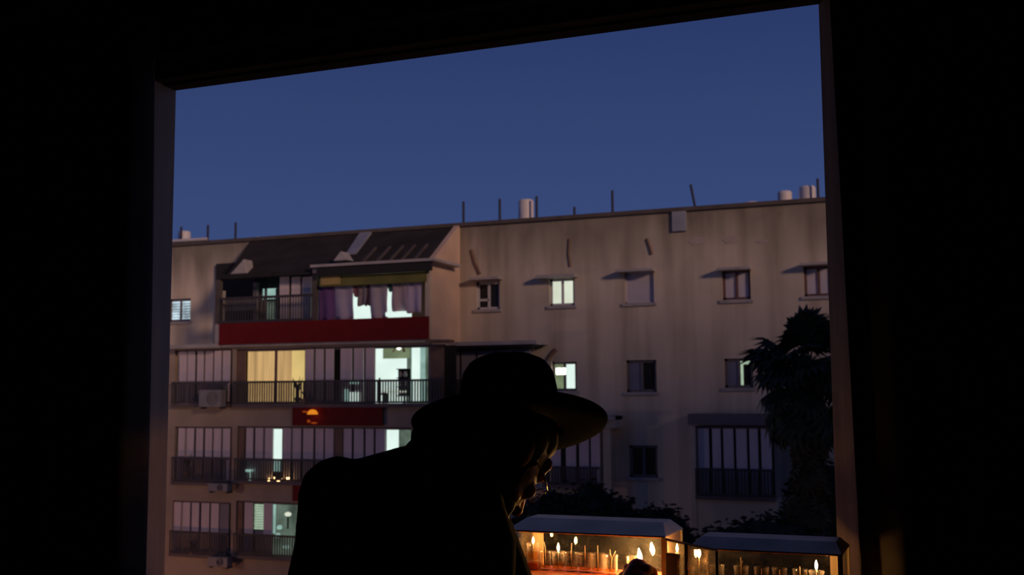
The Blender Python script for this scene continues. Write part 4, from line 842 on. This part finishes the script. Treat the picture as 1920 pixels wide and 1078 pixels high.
capsule(body, Lp(-.13, 1.98, .88), Lp(-.11, 2.02, .48), .085, .058); capsule(body, Lp(-.11, 2.02, .48), Lp(-.12, 1.98, .09), .055, .036)
for f in (Lp(-.30, 1.90, .05), Lp(-.12, 1.98, .05)): capsule(body, f, f+Vector((.07, .12, -.015)), .034, .030)
bm = remesh(body, .0042, 2)
bo = addp('body', bm, 'skin', root)
# trousers and shoes
bm = bmn()
for a, b in ((Lp(-.28, 1.95, .90), Lp(-.30, 1.93, .48)), (Lp(-.13, 1.98, .90), Lp(-.11, 2.02, .48))): capsule(bm, a, b, .105, .080)
for a, b in ((Lp(-.30, 1.93, .48), Lp(-.30, 1.90, .12)), (Lp(-.11, 2.02, .48), Lp(-.12, 1.98, .12))): capsule(bm, a, b, .080, .068)
addp('trousers', remesh(bm, .012, 3), 'coat', root)
for f in (Lp(-.30, 1.90, .05), Lp(-.12, 1.98, .05)):
    bm = bmn(); capsule(bm, f+Vector((-.02, -.04, 0)), f+Vector((.085, .145, -.005)), .046, .040)
    for v in bm.verts: v.co.z = max(v.co.z, .002)
    ball(bm, f+Vector((0, -.005, .05)), .05); addp('shoe', remesh(bm, .008, 2), 'hat', root)
# coat: body rings, hunched shoulders, collar, sleeves
bm = bmn()
RZ = Matrix.Rotation(-.50, 3, 'Z')
keys = [(.40, -.24, 1.965, .238, .195), (.62, -.228, 1.955, .232, .185), (.80, -.222, 1.955, .222, .170), (.98, -.222, 1.97, .218, .163), (1.12, -.213, 2.01, .225, .165), (1.235, -.20, 2.04, .218, .160),
        (1.295, -.197, 2.055, .192, .146), (1.345, -.167, 2.08, .146, .124), (1.378, -.132, 2.10, .104, .098), (1.405, -.108, 2.112, .080, .080)]
def lerp_keys(z):
    for p, q in zip(keys, keys[1:]):
        if z <= q[0]: t = (z-p[0])/(q[0]-p[0]); return [p[i]+(q[i]-p[i])*t for i in range(5)]
    return list(keys[-1])
prev = None; NR = 48
for k in range(NR+1):
    z, cx, cy, rx_, ry_ = lerp_keys(.40+(1.405-.40)*k/NR); c = Lp(cx, cy, z)
    ring = [bm.verts.new(c + RZ @ Vector((rx_*math.cos(2*PI*i/40), ry_*math.sin(2*PI*i/40), 0))) for i in range(40)]
    if prev is None: bm.faces.new(ring[::-1])
    else:
        for i in range(40): bm.faces.new((prev[i], prev[(i+1) % 40], ring[(i+1) % 40], ring[i]))
    prev = ring
bm.faces.new(prev)
capsule(bm, NB, NB.lerp(hp(0, -.03, -.05), .72), .088, .074); capsule(bm, SR+Vector((-.02, .0, .01)), NB.lerp(hp(0, -.03, -.05), .4), .062, .070)
capsule(bm, SL+Vector((.02, 0, -.008)), Lp(-.20, 2.06, 1.333), .070, .074); capsule(bm, SR+Vector((-.02, 0, -.02)), Lp(-.14, 2.10, 1.33), .060, .070)
capsule(bm, SL, EL, .073, .063); capsule(bm, EL, WL+(EL-WL)*.05, .063, .047); capsule(bm, SR, ER, .066, .056); capsule(bm, ER, WR+(ER-WR)*.12, .058, .043)
bm2 = remesh(bm, .008, 4); ct = addp('coat', bm2, 'coat', root)
bm = bmn()                                                  # turned up collar
for k in range(40):
    a = 2*PI*k/40; c = Lp(-.095, 2.115, 1.385); ball(bm, c+Vector((.086*math.cos(a), .078*math.sin(a), .012-.018*math.cos(a)-.02*math.sin(a))), (.016, .016, .026), 2)
addp('collar', remesh(bm, .006, 2), 'coat', ct)
# hair, beard
bm = bmn()
for x, y, z, r in ((0, -.055, .02, (.074, .062, .085)), (0, -.07, -.03, (.064, .045, .055)), (-.060, -.02, .03, (.026, .055, .055)), (.060, -.02, .03, (.026, .055, .055)), (0, -.01, .075, (.078, .095, .055))): ball(bm, hp(x, y, z), r, 3, H)
for s in (-1, 1):
    for k in range(7): ball(bm, hp(s*(.072-.002*k), .018+.004*math.sin(k*2), .02-.016*k), .008, 2)
addp('hair', remesh(bm, .005, 1), 'hair', root)
bm = bmn()
for x, y, z, r in ((0, .056, -.106, (.050, .040, .040)), (0, .040, -.145, (.036, .030, .036)), (0, .030, -.175, (.024, .022, .028))): ball(bm, hp(x, y, z), r, 3, H)
for s in (-1, 1): ball(bm, hp(s*.047, .030, -.085), (.019, .036, .036), 2, H); ball(bm, hp(s*.017, .088, -.057), (.020, .010, .008), 2, H)
addp('beard', remesh(bm, .005, 1), 'hair', root)
for s in (-1, 1):
    bm = bmn(); ball(bm, hp(s*.031, .070, .004), .0115, 3); addp('eye', bm, 'eye', root)
    bm = bmn(); tube(bm, [hp(s*.012, .093, .022), hp(s*.03, .094, .027), hp(s*.05, .082, .020)], [.003, .004, .002], 6); addp('eyebrow', bm, 'hair', root)
# spectacles
bm = bmn()
for s in (-1, 1):
    tube(bm, [hp(s*.034+.0235*math.cos(q*PI/12), .104-.010*abs(math.cos(q*PI/12))*(1 if s*math.cos(q*PI/12) > 0 else 0), -.004+.0185*math.sin(q*PI/12)) for q in range(25)], .0014, 6, False)
    tube(bm, [hp(s*.057, .096, .004), hp(s*.074, .06, .006), hp(s*.080, .0, .006), hp(s*.080, -.02, -.008)], .0013, 6)
tube(bm, [hp(-.011, .105, .0), hp(0, .110, .003), hp(.011, .105, .0)], .0014, 6)
gl = addp('spectacles', bm, 'wire', root)
for s in (-1, 1):
    bm = bmn(); n = 24; c = bm.verts.new(hp(s*.034, .104, -.004)); ring = [bm.verts.new(hp(s*.034+.0230*math.cos(2*PI*k/n), .102-.007*max(0, s*math.cos(2*PI*k/n)), -.004+.018*math.sin(2*PI*k/n))) for k in range(n)]
    for k in range(n): bm.faces.new((c, ring[k], ring[(k+1) % n]))
    addp('lens', bm, 'lens', gl)
# hat: its own axis, pushed back and tipping away
ax = Vector((-.025, .350, .935)).normalized(); hx = Vector((1, 0, 0)); hx = (hx - ax*ax.dot(hx)).normalized(); hy = ax.cross(hx)
HM = Matrix(((hx.x, hy.x, ax.x), (hx.y, hy.y, ax.y), (hx.z, hy.z, ax.z))); HO = Lp(*(-0.006, 2.117, 1.431))
bm = bmn(); n = 64
prof = [(.0, .020), (.085, .010), (.093, .004), (.110, .001), (.150, .000), (.178, .004), (.187, .009), (.189, .013), (.186, .0145), (.176, .010), (.150, .0065), (.114, .007), (.103, .010), (.0995, .020),
        (.0975, .05), (.0945, .085), (.0895, .112), (.080, .128), (.063, .138), (.042, .1425), (.02, .144), (0, .1445)]
rings = []
for r, z in prof:
    if r == 0: rings.append([bm.verts.new((0, 0, z))]); continue
    ring = []
    for k in range(n):
        a = 2*PI*k/n; x, y = r*math.cos(a), r*math.sin(a); zz = z
        if r > .1: w = (r-.1)/.09; zz += w*w*.004*max(0, -math.cos(a))**2 ; x *= 1.0; y *= .985
        elif z > .09: zz -= .002*math.exp(-(x/.02)**2)
        ring.append(bm.verts.new((x, y, zz)))
    rings.append(ring)
for a, b in zip(rings, rings[1:]):
    for k in range(n):
        k2 = (k+1) % n
        if len(a) == 1: bm.faces.new((a[0], b[k2], b[k]))
        elif len(b) == 1: bm.faces.new((a[k], a[k2], b[0]))
        else: bm.faces.new((a[k], a[k2], b[k2], b[k]))
for v in bm.verts: v.co = HO + HM @ v.co
ht = addp('hat', bm, 'hat', root)
bm = bmn(); lathe(bm, [(.1000, .013), (.1015, .015), (.0995, .042), (.0980, .043)], (0, 0, 0), 48)
for v in bm.verts: v.co = HO + HM @ v.co
addp('hat_band', bm, 'coat', ht)
# the lit taper in his hand
fl = Vector((-0.752, 2.709, 1.08)); rw = Matrix.Rotation(PHI, 3, 'Z')
tw = Vector(root.location) + rw @ tipR
t = thing('taper_candle', tw, 'lit taper held in the fingers beside the glass box', 'candle')
bm = bmn(); tube(bm, [tw+(tw-fl)*.25, tw, fl], [.0035, .0035, .0032], 10); obj('wax', bm, 'wax', t, smooth=True)
bm = bmn(); tube(bm, [fl, fl+Vector((-.001, 0, .005))], .0009, 6); obj('wick', bm, 'wick', t)
flame(fl+Vector((0, 0, .002)), t, 1.35, (-.14, 0), 'flame2')
